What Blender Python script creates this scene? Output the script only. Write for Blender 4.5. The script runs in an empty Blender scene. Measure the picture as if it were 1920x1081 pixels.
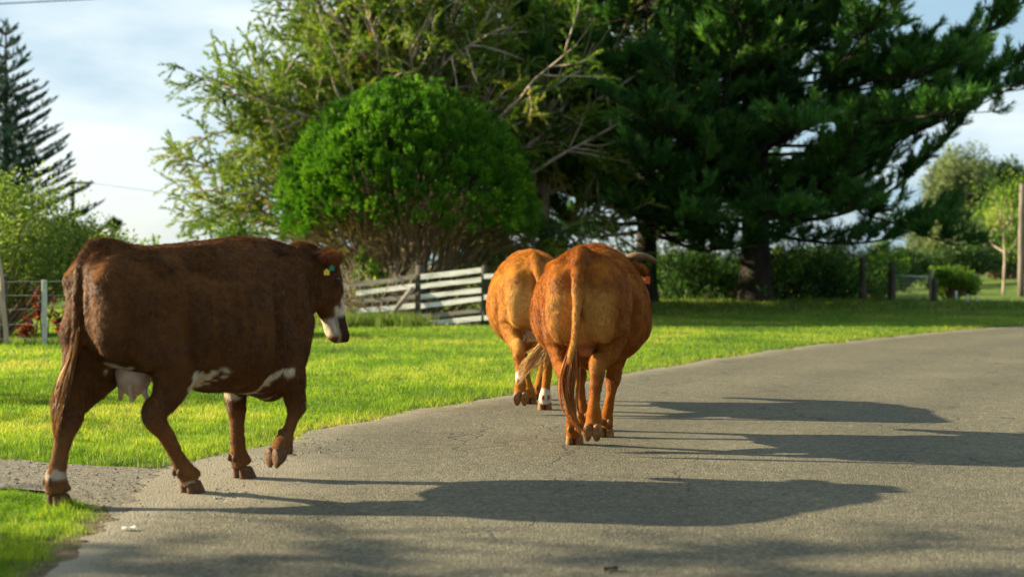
import bpy, math, random
import numpy as np
from mathutils import Vector, Matrix
PI = math.pi
R = math.radians
rng = np.random.default_rng(7)
random.seed(7)
sc = bpy.context.scene
COL = sc.collection

# ------------------------------------------------------------------ camera, sky, sun
cd = bpy.data.cameras.new('camera')
cam = bpy.data.objects.new('camera', cd); COL.objects.link(cam)
cam.location = (0, 0, 1.25)
cam.rotation_euler = (R(90) - math.atan(35.5 / 2667), 0, 0)
cd.sensor_width = 36; cd.lens = 50.0
cd.clip_start = 0.1; cd.clip_end = 5000
cd.dof.use_dof = True; cd.dof.focus_distance = 10.6; cd.dof.aperture_fstop = 1.7
sc.camera = cam

SUN_EL, SUN_AZ = 22.0, 169.0           # azimuth measured from +X towards +Y of the direction TO the sun
sd = Vector((math.cos(R(SUN_EL)) * math.cos(R(SUN_AZ)), math.cos(R(SUN_EL)) * math.sin(R(SUN_AZ)), math.sin(R(SUN_EL))))
sl = bpy.data.lights.new('sun', 'SUN'); sl.energy = 5.0; sl.angle = R(0.5); sl.color = (1.0, 0.85, 0.58)
so = bpy.data.objects.new('sun', sl); COL.objects.link(so)
so.rotation_euler = sd.to_track_quat('Z', 'Y').to_euler()
so.location = (-20, 8, 10)

w = bpy.data.worlds.new('World'); sc.world = w; w.use_nodes = True
nt = w.node_tree; nt.nodes.clear()
def wn(t): return nt.nodes.new(t)
out = wn('ShaderNodeOutputWorld'); bg = wn('ShaderNodeBackground')
sky = wn('ShaderNodeTexSky'); sky.sky_type = 'NISHITA'; sky.sun_disc = False
sky.sun_elevation = R(SUN_EL); sky.sun_rotation = R(90 - SUN_AZ)
sky.air_density = 1.0; sky.dust_density = 1.2; sky.ozone_density = 1.5
tc = wn('ShaderNodeTexCoord'); mp = wn('ShaderNodeMapping'); mp.inputs['Scale'].default_value = (1.2, 1.2, 4.0)
nz = wn('ShaderNodeTexNoise'); nz.inputs['Scale'].default_value = 1.8; nz.inputs['Detail'].default_value = 7; nz.inputs['Roughness'].default_value = 0.52
rp = wn('ShaderNodeValToRGB'); rp.color_ramp.elements[0].position = 0.36; rp.color_ramp.elements[1].position = 0.66
rp.color_ramp.elements[0].color = (0.62, 0.62, 0.62, 1); rp.color_ramp.elements[1].color = (1, 1, 1, 1)
nz2 = wn('ShaderNodeTexNoise'); nz2.inputs['Scale'].default_value = 2.4; nz2.inputs['Detail'].default_value = 6
cr = wn('ShaderNodeValToRGB'); cr.color_ramp.elements[0].position = 0.42; cr.color_ramp.elements[1].position = 0.60
cr.color_ramp.elements[0].color = (2.7, 4.1, 5.1, 1); cr.color_ramp.elements[1].color = (6.4, 7.0, 7.1, 1)
mx = wn('ShaderNodeMixRGB')
L = nt.links.new
L(tc.outputs['Generated'], mp.inputs['Vector']); L(mp.outputs[0], nz.inputs['Vector']); L(mp.outputs[0], nz2.inputs['Vector'])
L(nz.outputs[0], rp.inputs[0]); L(nz2.outputs[0], cr.inputs[0])
L(rp.outputs[0], mx.inputs['Fac']); L(sky.outputs[0], mx.inputs['Color1']); L(cr.outputs[0], mx.inputs['Color2'])
L(mx.outputs[0], bg.inputs['Color']); bg.inputs['Strength'].default_value = 0.05
L(bg.outputs[0], out.inputs['Surface'])

sc.view_settings.view_transform = 'Standard'; sc.view_settings.look = 'None'
sc.view_settings.exposure = 1.7; sc.view_settings.gamma = 1.0
sc.render.engine = 'CYCLES'
sc.render.resolution_x = 1024; sc.render.resolution_y = 576
sc.cycles.transparent_max_bounces = 8
sc.cycles.max_bounces = 6

# ------------------------------------------------------------------ helpers
def tag(o, label=None, cat=None, group=None, kind=None):
    if label: o['label'] = label
    if cat: o['category'] = cat
    if group: o['group'] = group
    if kind: o['kind'] = kind
    return o

def empty(name, loc=(0, 0, 0), rz=0):
    o = bpy.data.objects.new(name, None); COL.objects.link(o)
    o.location = loc; o.rotation_euler = (0, 0, rz); o.empty_display_size = 0.3
    return o

def make_obj(name, me, mat=None, parent=None):
    o = bpy.data.objects.new(name, me); COL.objects.link(o)
    if mat: me.materials.append(mat)
    if parent: o.parent = parent
    return o

def np_mesh(name, V, Fc, smooth=False, attrs=None, colors=None):
    """V (n,3); Fc (m,k) array of equal-size faces or a list of such arrays."""
    me = bpy.data.meshes.new(name)
    V = np.ascontiguousarray(V, dtype=np.float32)
    if not isinstance(Fc, list): Fc = [Fc]
    Fc = [np.asarray(f, dtype=np.int32) for f in Fc if len(f)]
    loops = np.concatenate([f.ravel() for f in Fc]).astype(np.int32)
    sizes = np.concatenate([np.full(len(f), f.shape[1], dtype=np.int32) for f in Fc])
    starts = np.concatenate([[0], np.cumsum(sizes)[:-1]]).astype(np.int32)
    me.vertices.add(len(V)); me.vertices.foreach_set('co', V.ravel())
    me.loops.add(len(loops)); me.loops.foreach_set('vertex_index', loops)
    me.polygons.add(len(sizes)); me.polygons.foreach_set('loop_start', starts); me.polygons.foreach_set('loop_total', sizes)
    me.polygons.foreach_set('use_smooth', np.full(len(sizes), smooth, dtype=bool))
    me.update(calc_edges=True)
    if attrs:
        for k, a in attrs.items():
            at = me.attributes.new(k, 'FLOAT', 'POINT'); at.data.foreach_set('value', np.ascontiguousarray(a, dtype=np.float32))
    if colors is not None:
        at = me.attributes.new('Col', 'FLOAT_COLOR', 'POINT')
        c = np.ones((len(V), 4), dtype=np.float32); c[:, :3] = colors
        at.data.foreach_set('color', c.ravel())
    return me

class NZ:
    """smooth 3-D noise from random plane waves, about -1..1"""
    def __init__(s, seed, scale, n=14):
        g = np.random.default_rng(seed)
        d = g.normal(size=(n, 3)); d /= np.linalg.norm(d, axis=1)[:, None]
        s.k = d * scale * g.uniform(0.5, 1.8, size=(n, 1)) * 2 * PI; s.p = g.uniform(0, 2 * PI, n); s.n = n
    def __call__(s, P):
        P = np.asarray(P, dtype=float)
        a = np.zeros(len(P))
        for k, p in zip(s.k, s.p): a += np.sin(P @ k + p)
        return a / math.sqrt(s.n / 2) * 0.6

def norm(a): return a / np.maximum(np.linalg.norm(a, axis=-1, keepdims=True), 1e-9)

def cat_rom(P, n):
    """Catmull-Rom through rows of P (any columns)"""
    P = np.asarray(P, dtype=float)
    if len(P) < 3:
        t = np.linspace(0, 1, n + 1)[:, None]; return P[0] * (1 - t) + P[-1] * t
    Q = np.vstack([2 * P[0] - P[1], P, 2 * P[-1] - P[-2]]); o = []
    for i in range(1, len(Q) - 2):
        for j in range(n):
            t = j / n; a, b, c, d = Q[i - 1], Q[i], Q[i + 1], Q[i + 2]
            o.append(0.5 * ((2 * b) + (-a + c) * t + (2 * a - 5 * b + 4 * c - d) * t * t + (-a + 3 * b - 3 * c + d) * t ** 3))
    o.append(Q[-2]); return np.array(o)

class MB:
    """collects vertices and faces, builds one mesh object"""
    def __init__(s): s.V = []; s.Q = []; s.T = []; s.n = 0; s.A = []
    def add(s, V, quads=None, tris=None, a=0.0):
        V = np.asarray(V, dtype=float)
        if quads is not None and len(quads): s.Q.append(np.asarray(quads) + s.n)
        if tris is not None and len(tris): s.T.append(np.asarray(tris) + s.n)
        s.V.append(V); s.A.append(np.full(len(V), a) if np.isscalar(a) else a); s.n += len(V)
    def rings(s, Rg, cap=True, a=0.0):
        """Rg: (m, k, 3) rings"""
        Rg = np.asarray(Rg); m, k = Rg.shape[:2]
        V = Rg.reshape(-1, 3); i = np.arange(m - 1)[:, None] * k; j = np.arange(k)[None, :]; j2 = (j + 1) % k
        q = np.stack([i + j, i + j2, i + k + j2, i + k + j], -1).reshape(-1, 4); t = None
        if cap:
            V = np.vstack([V, Rg[0].mean(0), Rg[-1].mean(0)]); c0 = m * k; c1 = c0 + 1; jj = np.arange(k); j3 = (jj + 1) % k
            t = np.vstack([np.stack([np.full(k, c0), j3, jj], -1), np.stack([np.full(k, c1), (m - 1) * k + jj, (m - 1) * k + j3], -1)])
        s.add(V, q, t, a)
    def tube(s, P, r, k=8, ref=(0, 0, 1), r2=None, sub=0, cap=True, a=0.0):
        """tube through P; r radius along the side axis, r2 along the other"""
        P = np.asarray(P, dtype=float); r = np.broadcast_to(np.asarray(r, dtype=float), (len(P),))
        r2 = r if r2 is None else np.broadcast_to(np.asarray(r2, dtype=float), (len(P),))
        if sub:
            X = cat_rom(np.column_stack([P, r, r2]), sub); P, r, r2 = X[:, :3], np.maximum(X[:, 3], 1e-4), np.maximum(X[:, 4], 1e-4)
        T = norm(np.gradient(P, axis=0)); ref = np.asarray(ref, dtype=float)
        U = ref - (T @ ref)[:, None] * T
        bad = np.linalg.norm(U, axis=1) < 0.15
        if bad.any():
            alt = np.array([1.0, 0.13, 0.07]); U[bad] = alt - (T[bad] @ alt)[:, None] * T[bad]
        U = norm(U); W = np.cross(T, U); th = np.arange(k) / k * 2 * PI
        Rg = P[:, None] + U[:, None] * (r[:, None] * np.cos(th))[:, :, None] + W[:, None] * (r2[:, None] * np.sin(th))[:, :, None]
        s.rings(Rg, cap, a)
    def box(s, c, size, rot=None, a=0.0, bev=0.0):
        x, y, z = np.array(size) / 2; b = bev
        if b <= 0:
            V = np.array([[i * x, j * y, k * z] for i in (-1, 1) for j in (-1, 1) for k in (-1, 1)], dtype=float)
            q = [[0, 1, 3, 2], [4, 6, 7, 5], [0, 4, 5, 1], [2, 3, 7, 6], [0, 2, 6, 4], [1, 5, 7, 3]]
            if rot is not None: V = V @ np.array(rot).T
            s.add(V + np.array(c), q, None, a)
        else:
            prof = [(-x + b, -y), (x - b, -y), (x, -y + b), (x, y - b), (x - b, y), (-x + b, y), (-x, y - b), (-x, -y + b)]
            f = lambda sc_, zz: [[px * sc_, py * sc_, zz] for px, py in prof]
            k2 = 1 - b / max(min(x, y), 1e-6)
            Rg = np.array([f(k2, -z), f(1, -z + b), f(1, z - b), f(k2, z)])
            if rot is not None: Rg = Rg @ np.array(rot).T
            s.rings(Rg + np.array(c), True, a)
    def ellipsoid(s, c, r, rot=None, nu=16, nv=10, a=0.0):
        ph = np.linspace(0.05, PI - 0.05, nv); th = np.arange(nu) / nu * 2 * PI
        Rg = np.stack([np.sin(ph)[:, None] * np.cos(th), np.sin(ph)[:, None] * np.sin(th), np.cos(ph)[:, None] * np.ones(nu)], -1) * np.array(r)
        if rot is not None: Rg = Rg @ np.array(rot).T
        s.rings(Rg + np.array(c), True, a)
    def data(s, name, smooth=True):
        fs = []
        if s.Q: fs.append(np.vstack(s.Q))
        if s.T: fs.append(np.vstack(s.T))
        return np_mesh(name, np.vstack(s.V), fs, smooth, {'v': np.concatenate(s.A)})
    def build(s, name, mat, parent=None, smooth=True):
        return make_obj(name, s.data(name, smooth), mat, parent)

# ------------------------------------------------------------------ materials
def new_mat(name):
    m = bpy.data.materials.new(name); m.use_nodes = True; n = m.node_tree; n.nodes.clear(); return m, n

def principled(n, rough=0.6, spec=0.3):
    o = n.nodes.new('ShaderNodeOutputMaterial'); p = n.nodes.new('ShaderNodeBsdfPrincipled')
    p.inputs['Roughness'].default_value = rough; p.inputs['Specular IOR Level'].default_value = spec
    n.links.new(p.outputs[0], o.inputs[0]); return o, p

def ramp(n, stops):
    r = n.nodes.new('ShaderNodeValToRGB'); e = r.color_ramp.elements
    while len(e) < len(stops): e.new(0.5)
    for i, (p, c) in enumerate(stops): e[i].position = p; e[i].color = (*c, 1)
    return r

def noise(n, scale, detail=4, rough=0.5, vec=None, obj=True):
    t = n.nodes.new('ShaderNodeTexNoise'); t.inputs['Scale'].default_value = scale; t.inputs['Detail'].default_value = detail
    t.inputs['Roughness'].default_value = rough
    if vec is None:
        c = n.nodes.new('ShaderNodeTexCoord'); vec = c.outputs['Object']
    n.links.new(vec, t.inputs['Vector']); return t

def noise_mat(name, stops, scale=5, detail=5, rough=0.8, bump=0.0, bscale=40, stretch=None, spec=0.2):
    m, n = new_mat(name); o, p = principled(n, rough, spec)
    c = n.nodes.new('ShaderNodeTexCoord'); mpp = n.nodes.new('ShaderNodeMapping'); n.links.new(c.outputs['Object'], mpp.inputs[0])
    if stretch: mpp.inputs['Scale'].default_value = stretch
    t = noise(n, scale, detail, 0.6, mpp.outputs[0]); r = ramp(n, stops)
    n.links.new(t.outputs[0], r.inputs[0]); n.links.new(r.outputs[0], p.inputs['Base Color'])
    if bump:
        t2 = noise(n, bscale, 4, 0.6, mpp.outputs[0]); b = n.nodes.new('ShaderNodeBump'); b.inputs['Strength'].default_value = bump
        b.inputs['Distance'].default_value = 0.02
        n.links.new(t2.outputs[0], b.inputs['Height']); n.links.new(b.outputs[0], p.inputs['Normal'])
    return m

def leaf_mat(name, stops, trans=0.45, tint=(1.0, 1.0, 0.55), rough=0.55, spec=0.25):
    """foliage: colour varies leaf by leaf with attribute v, part of the light passes through"""
    m, n = new_mat(name)
    o = n.nodes.new('ShaderNodeOutputMaterial'); p = n.nodes.new('ShaderNodeBsdfPrincipled')
    p.inputs['Roughness'].default_value = rough; p.inputs['Specular IOR Level'].default_value = spec
    at = n.nodes.new('ShaderNodeAttribute'); at.attribute_name = 'v'
    r = ramp(n, stops); n.links.new(at.outputs['Fac'], r.inputs[0]); n.links.new(r.outputs[0], p.inputs['Base Color'])
    tr = n.nodes.new('ShaderNodeBsdfTranslucent'); mu = n.nodes.new('ShaderNodeMixRGB'); mu.blend_type = 'MULTIPLY'; mu.inputs[0].default_value = 1
    mu.inputs['Color2'].default_value = (*[t * 1.5 for t in tint], 1)
    n.links.new(r.outputs[0], mu.inputs['Color1']); n.links.new(mu.outputs[0], tr.inputs['Color'])
    mxs = n.nodes.new('ShaderNodeMixShader'); mxs.inputs[0].default_value = trans
    n.links.new(p.outputs[0], mxs.inputs[1]); n.links.new(tr.outputs[0], mxs.inputs[2]); n.links.new(mxs.outputs[0], o.inputs[0])
    return m

def coat_mat(name, rough=0.46, sheen=0.03, trans=0.12, spec=0.3):
    m, n = new_mat(name); o, p = principled(n, rough, spec)
    at = n.nodes.new('ShaderNodeAttribute'); at.attribute_name = 'Col'
    t = noise(n, 55, 3, 0.6); r = ramp(n, [(0.3, (0.86, 0.86, 0.86)), (0.7, (1.1, 1.1, 1.1))])
    mu = n.nodes.new('ShaderNodeMixRGB'); mu.blend_type = 'MULTIPLY'; mu.inputs[0].default_value = 1
    n.links.new(t.outputs[0], r.inputs[0]); n.links.new(at.outputs['Color'], mu.inputs['Color1']); n.links.new(r.outputs[0], mu.inputs['Color2'])
    n.links.new(mu.outputs[0], p.inputs['Base Color'])
    tr = n.nodes.new('ShaderNodeBsdfTranslucent'); n.links.new(mu.outputs[0], tr.inputs['Color']); mxs = n.nodes.new('ShaderNodeMixShader'); mxs.inputs[0].default_value = trans
    n.links.new(p.outputs[0], mxs.inputs[1]); n.links.new(tr.outputs[0], mxs.inputs[2]); n.links.new(mxs.outputs[0], o.inputs[0])
    return m

M = {}
M['coat'] = coat_mat('coat', 0.85, spec=0.04)
M['coat_hair'] = coat_mat('coat_hair', 0.52, trans=0.25, spec=0.30)
M['hair'] = coat_mat('hair', 0.5, 0.1, 0.35)
M['hoof'] = noise_mat('hoof', [(0.3, (0.05, 0.024, 0.012)), (0.7, (0.15, 0.075, 0.036))], 30, 4, 0.6, 0.4, 60)
M['hoof_tan'] = noise_mat('hoof_tan', [(0.3, (0.11, 0.05, 0.018)), (0.7, (0.30, 0.15, 0.055))], 30, 4, 0.6, 0.4, 60)
M['horn'] = noise_mat('horn', [(0.3, (0.07, 0.035, 0.018)), (0.7, (0.20, 0.11, 0.055))], 12, 4, 0.6)
M['udder'] = noise_mat('udder', [(0.35, (0.30, 0.17, 0.11)), (0.65, (0.55, 0.42, 0.33))], 5, 4, 0.7, 0.3, 50)
M['udder_tan'] = noise_mat('udder_tan', [(0.35, (0.16, 0.06, 0.018)), (0.6, (0.27, 0.12, 0.05))], 9, 4, 0.7, 0.3, 50)
M['tag_yellow'] = noise_mat('tag_yellow', [(0, (0.8, 0.5, 0.04)), (1, (0.85, 0.6, 0.08))], 5, 2, 0.4)
M['tag_red'] = noise_mat('tag_red', [(0, (0.7, 0.06, 0.02)), (1, (0.8, 0.1, 0.03))], 5, 2, 0.4)
M['tag_green'] = noise_mat('tag_green', [(0, (0.01, 0.14, 0.07)), (1, (0.015, 0.20, 0.10))], 5, 2, 0.4)
M['eye'] = noise_mat('eye', [(0, (0.01, 0.006, 0.004)), (1, (0.02, 0.01, 0.006))], 5, 2, 0.08, spec=0.6)
M['bark_dark'] = noise_mat('bark_dark', [(0.3, (0.014, 0.011, 0.009)), (0.7, (0.045, 0.034, 0.025))], 4, 6, 0.9, 0.8, 14, (1, 1, 0.25))
M['bark_pale'] = noise_mat('bark_pale', [(0.3, (0.22, 0.16, 0.11)), (0.7, (0.52, 0.42, 0.32))], 6, 5, 0.85, 0.6, 20, (1, 1, 0.3))
M['bark_mid'] = noise_mat('bark_mid', [(0.3, (0.09, 0.06, 0.035)), (0.7, (0.24, 0.17, 0.10))], 5, 5, 0.9, 0.6, 20, (1, 1, 0.3))
M['wood_dark'] = noise_mat('wood_dark', [(0.3, (0.03, 0.03, 0.022)), (0.7, (0.10, 0.085, 0.06))], 8, 5, 0.9, 0.6, 30, (1, 1, 0.2))
M['wood_grey'] = noise_mat('wood_grey', [(0.3, (0.22, 0.19, 0.14)), (0.7, (0.42, 0.38, 0.30))], 8, 5, 0.9, 0.5, 40, (1, 1, 0.15))
M['white_plank'] = noise_mat('white_plank', [(0.30, (0.38, 0.38, 0.32)), (0.5, (0.72, 0.72, 0.66)), (0.75, (0.84, 0.84, 0.78))], 4, 6, 0.75, 0.4, 40, (0.5, 1, 3))
M['grey_plank'] = noise_mat('grey_plank', [(0.35, (0.14, 0.13, 0.10)), (0.7, (0.33, 0.31, 0.26))], 4, 6, 0.85, 0.4, 40, (0.5, 1, 3))
M['pole_grey'] = noise_mat('pole_grey', [(0.3, (0.10, 0.085, 0.07)), (0.7, (0.24, 0.20, 0.165))], 8, 5, 0.9, 0.5, 40, (1, 1, 0.15))
M['galv'] = noise_mat('galv', [(0.3, (0.34, 0.36, 0.32)), (0.7, (0.55, 0.57, 0.5))], 12, 4, 0.6)
M['wire'] = noise_mat('wire', [(0.3, (0.3, 0.3, 0.28)), (0.7, (0.5, 0.5, 0.46))], 12, 3, 0.5)
M['cable'] = noise_mat('cable', [(0, (0.02, 0.02, 0.02)), (1, (0.05, 0.05, 0.05))], 5, 2, 0.6)
M['stone'] = noise_mat('stone', [(0.3, (0.13, 0.11, 0.09)), (0.7, (0.36, 0.31, 0.25))], 30, 5, 0.9, 0.5, 60)
M['pebble'] = noise_mat('pebble', [(0.3, (0.10, 0.09, 0.07)), (0.7, (0.30, 0.27, 0.22))], 18, 3, 0.9)
#LEAFMATS
M['grass'] = leaf_mat('grass', [(0.0, (0.04, 0.10, 0.010)), (0.45, (0.12, 0.225, 0.018)), (0.8, (0.25, 0.33, 0.03)), (1.0, (0.42, 0.36, 0.13))], 0.5, (1.0, 1.0, 0.4))
M['grass_long'] = leaf_mat('grass_long', [(0.0, (0.035, 0.08, 0.010)), (0.6, (0.10, 0.18, 0.02)), (1.0, (0.36, 0.33, 0.14))], 0.45)
M['wispy'] = leaf_mat('wispy', [(0.0, (0.04, 0.09, 0.012)), (0.5, (0.13, 0.21, 0.025)), (0.9, (0.26, 0.30, 0.04)), (1.0, (0.30, 0.10, 0.04))], 0.42)
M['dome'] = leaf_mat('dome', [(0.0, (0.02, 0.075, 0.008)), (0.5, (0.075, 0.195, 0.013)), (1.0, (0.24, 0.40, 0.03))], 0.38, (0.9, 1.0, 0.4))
M['dome_dry'] = leaf_mat('dome_dry', [(0.0, (0.07, 0.05, 0.02)), (1.0, (0.20, 0.15, 0.06))], 0.3)
M['pine'] = leaf_mat('pine', [(0.0, (0.015, 0.045, 0.014)), (0.5, (0.052, 0.14, 0.030)), (0.8, (0.12, 0.25, 0.045)), (1.0, (0.20, 0.36, 0.06))], 0.42, (0.9, 1.0, 0.5))
M['norfolk'] = leaf_mat('norfolk', [(0.0, (0.02, 0.055, 0.04)), (1.0, (0.05, 0.10, 0.07))], 0.25, (0.9, 1, 0.8))
M['olive'] = leaf_mat('olive', [(0.0, (0.04, 0.09, 0.015)), (0.6, (0.15, 0.22, 0.035)), (1.0, (0.40, 0.42, 0.14))], 0.45)
M['bright'] = leaf_mat('bright', [(0.0, (0.04, 0.10, 0.01)), (0.6, (0.10, 0.20, 0.02)), (1.0, (0.24, 0.30, 0.04))], 0.5)
M['hedge'] = leaf_mat('hedge', [(0.0, (0.012, 0.034, 0.008)), (1.0, (0.055, 0.11, 0.02))], 0.3)
M['greygreen'] = leaf_mat('greygreen', [(0.0, (0.07, 0.10, 0.04)), (1.0, (0.20, 0.25, 0.10))], 0.3)
M['red_leaf'] = leaf_mat('red_leaf', [(0.0, (0.035, 0.014, 0.016)), (0.5, (0.09, 0.025, 0.022)), (0.85, (0.26, 0.06, 0.025)), (1.0, (0.20, 0.15, 0.05))], 0.5, (1.0, 0.5, 0.3), 0.35)
M['dry'] = leaf_mat('dry', [(0.0, (0.07, 0.05, 0.03)), (0.6, (0.20, 0.16, 0.09)), (1.0, (0.12, 0.16, 0.04))], 0.3)

# ------------------------------------------------------------------ ground, road, driveway
edge_raw = np.array([(-1.5, -10), (-1.62, -3), (-1.75, 3), (-1.87, 5.8), (-2.0, 6.8), (-2.05, 7.4), (-2.15, 8.3), (-2.2, 8.9), (-1.97, 9.4), (-1.59, 10.58),
                     (-.97, 12.35), (-.31, 13.6), (.25, 14.8), (1.35, 17.1), (2.92, 20.0), (4.66, 23.0), (6.5, 25.6), (9.0, 29.0), (11.6, 31.6), (18, 36.5), (34, 44), (70, 55)])
edge = cat_rom(edge_raw, 24)
en = NZ(3, 0.9); en2 = NZ(4, 5.0)
e3 = np.column_stack([edge, np.zeros(len(edge))])
tdir = norm(np.gradient(edge, axis=0)); nleft = np.column_stack([-tdir[:, 1], tdir[:, 0]])
edge = edge + nleft * (en(e3) * 0.06 + en2(e3) * 0.045)[:, None]

def edge_x(y):
    """x of the road's left edge at depth y"""
    return np.interp(y, edge[:, 1], edge[:, 0])

def road_dist(P):
    """approx signed distance left (+) of the road edge for points (n,2)"""
    y = P[:, 1]; ex = edge_x(y); sl_ = np.gradient(edge[:, 0]) / np.maximum(np.gradient(edge[:, 1]), 1e-3)
    s_ = np.interp(y, edge[:, 1], sl_)
    return (ex - P[:, 0]) / np.sqrt(1 + s_ ** 2)

def mix_ground(name, kind='ground'):
    m, n = new_mat(name); o, p = principled(n, 0.9, 0.15)
    return m, n, p

# lawn soil under the blades
m, n, p = mix_ground('soil')
t1 = noise(n, 3.0, 6, 0.6); r1 = ramp(n, [(0.3, (0.045, 0.08, 0.012)), (0.55, (0.09, 0.14, 0.018)), (0.75, (0.15, 0.18, 0.03))])
n.links.new(t1.outputs[0], r1.inputs[0]); n.links.new(r1.outputs[0], p.inputs['Base Color'])
t2 = noise(n, 30, 5, 0.7); b = n.nodes.new('ShaderNodeBump'); b.inputs['Strength'].default_value = 0.8; b.inputs['Distance'].default_value = 0.05
n.links.new(t2.outputs[0], b.inputs['Height']); n.links.new(b.outputs[0], p.inputs['Normal'])
M['soil'] = m

def terr(x, y):
    """height of the lawn: a low bank under the pines, gentle rolls"""
    x = np.asarray(x, float); y = np.asarray(y, float)
    rd = np.clip(road_dist(np.column_stack([x.ravel(), y.ravel()])).reshape(x.shape), 0, None)
    h = 0.05 * (1 - np.exp(-rd / 0.8)) + 0.35 * np.exp(-(((x - 9) / 9) ** 2 + ((y - 47) / 6) ** 2)) * (rd > 0.5)
    h += 0.02 * np.sin(x * 0.8 + 1) * np.sin(y * 0.7) * np.clip(rd, 0, 1)
    h += 0.9 * np.exp(-(((x - 34) / 14) ** 2 + ((y - 78) / 14) ** 2))
    h = h - 0.03
    dv = 1 / (1 + np.exp(-(y - 7.88) / .05)) * 1 / (1 + np.exp((y - 9.45 - .11 * (-2.3 - x)) / .09)) * (x < -1.5)
    return h * (1 - dv) - 0.03 * dv - .012 * dv

ys = np.concatenate([np.arange(-12, 6, 1.0), np.arange(6, 34, 0.25), np.arange(34, 90, 1.0), np.array([95, 110, 140, 200, 320, 600, 1200])])
xs = np.concatenate([[-1200, -500, -200, -100, -60], np.arange(-40, -6, 1.0), np.arange(-6, 14, 0.25), np.arange(14, 60, 1.0), [70, 90, 120, 200, 500, 1200]])
X, Y = np.meshgrid(xs, ys); Z = terr(X, Y)
nx, ny = len(xs), len(ys); i = np.arange(ny - 1)[:, None] * nx; j = np.arange(nx - 1)[None]
q = np.stack([i + j, i + j + 1, i + nx + j + 1, i + nx + j], -1).reshape(-1, 4)
g = make_obj('ground', np_mesh('ground', np.column_stack([X.ravel(), Y.ravel(), Z.ravel()]), q, True), M['soil'])
tag(g, kind='structure')

def strip(name, L_, R_, nseg, z, mat):
    """sheet between two polylines of equal length"""
    t = np.linspace(0, 1, nseg + 1)[None, :, None]; P = L_[:, None, :] * (1 - t) + R_[:, None, :] * t
    m_, k_ = P.shape[:2]; V = np.concatenate([P.reshape(-1, 2), np.full((m_ * k_, 1), z)], 1)
    if callable(mat): pass
    i = np.arange(m_ - 1)[:, None] * k_; j = np.arange(k_ - 1)[None]
    q = np.stack([i + j, i + j + 1, i + k_ + j + 1, i + k_ + j], -1).reshape(-1, 4)
    o = make_obj(name, np_mesh(name, V, q, True), mat); tag(o, kind='structure'); return o

# asphalt
m, n = new_mat('asphalt'); o_, p = principled(n, 0.85, 0.25)
tcn = n.nodes.new('ShaderNodeTexCoord')
vo = n.nodes.new('ShaderNodeTexVoronoi'); vo.inputs['Scale'].default_value = 95; n.links.new(tcn.outputs['Object'], vo.inputs['Vector'])
big = noise(n, 0.55, 5, 0.6, tcn.outputs['Object']); mid = noise(n, 6, 6, 0.65, tcn.outputs['Object']); fine = noise(n, 160, 2, 0.6, tcn.outputs['Object'])
rb = ramp(n, [(0.3, (0.102, 0.093, 0.065)), (0.7, (0.138, 0.127, 0.090))]); n.links.new(big.outputs[0], rb.inputs[0])
la = n.nodes.new('ShaderNodeAttribute'); la.attribute_name = 'lane'
rm = ramp(n, [(0.3, (0.86, 0.86, 0.86)), (0.7, (1.1, 1.1, 1.1))]); n.links.new(mid.outputs[0], rm.inputs[0])
rf = ramp(n, [(0.25, (0.45, 0.45, 0.45)), (0.52, (1.0, 1.0, 1.0)), (0.78, (1.8, 1.75, 1.6))]); n.links.new(fine.outputs[0], rf.inputs[0])
m1 = n.nodes.new('ShaderNodeMixRGB'); m1.blend_type = 'MULTIPLY'; m1.inputs[0].default_value = 1
m2 = n.nodes.new('ShaderNodeMixRGB'); m2.blend_type = 'MULTIPLY'; m2.inputs[0].default_value = 1
n.links.new(rb.outputs[0], m1.inputs[1]); n.links.new(rm.outputs[0], m1.inputs[2]); rl = ramp(n, [(0, (.90, .90, .90)), (1, (1.08, 1.075, 1.06))]); n.links.new(la.outputs['Fac'], rl.inputs[0]); m1b = n.nodes.new('ShaderNodeMixRGB'); m1b.blend_type = 'MULTIPLY'; m1b.inputs[0].default_value = 1; n.links.new(m1.outputs[0], m1b.inputs[1]); n.links.new(rl.outputs[0], m1b.inputs[2]); n.links.new(m1b.outputs[0], m2.inputs[1]); n.links.new(rf.outputs[0], m2.inputs[2])
# cracks: warped voronoi edges, only in patches
wv = noise(n, 1.5, 3, 0.6, tcn.outputs['Object']); vm = n.nodes.new('ShaderNodeVectorMath'); vm.operation = 'MULTIPLY_ADD'
n.links.new(wv.outputs['Color'], vm.inputs[0]); vm.inputs[1].default_value = (0.9, 0.9, 0); n.links.new(tcn.outputs['Object'], vm.inputs[2])
vc = n.nodes.new('ShaderNodeTexVoronoi'); vc.feature = 'DISTANCE_TO_EDGE'; vc.inputs['Scale'].default_value = 1.1; n.links.new(vm.outputs[0], vc.inputs['Vector'])
rc = ramp(n, [(0.0, (0, 0, 0)), (0.014, (1, 1, 1))]); n.links.new(vc.outputs[0], rc.inputs[0])
pm = noise(n, 0.35, 2, 0.5, tcn.outputs['Object']); rpm = ramp(n, [(0.43, (1, 1, 1)), (0.56, (0, 0, 0))]); n.links.new(pm.outputs[0], rpm.inputs[0])
mxm = n.nodes.new('ShaderNodeMixRGB'); mxm.blend_type = 'LIGHTEN'; mxm.inputs[0].default_value = 1
n.links.new(rc.outputs[0], mxm.inputs[1]); n.links.new(rpm.outputs[0], mxm.inputs[2])
m3 = n.nodes.new('ShaderNodeMixRGB'); m3.blend_type = 'MIX'; m3.inputs[1].default_value = (0.05, 0.045, 0.035, 1)
vs = n.nodes.new('ShaderNodeTexVoronoi'); vs.inputs['Scale'].default_value = 62; n.links.new(tcn.outputs['Object'], vs.inputs['Vector'])
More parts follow.
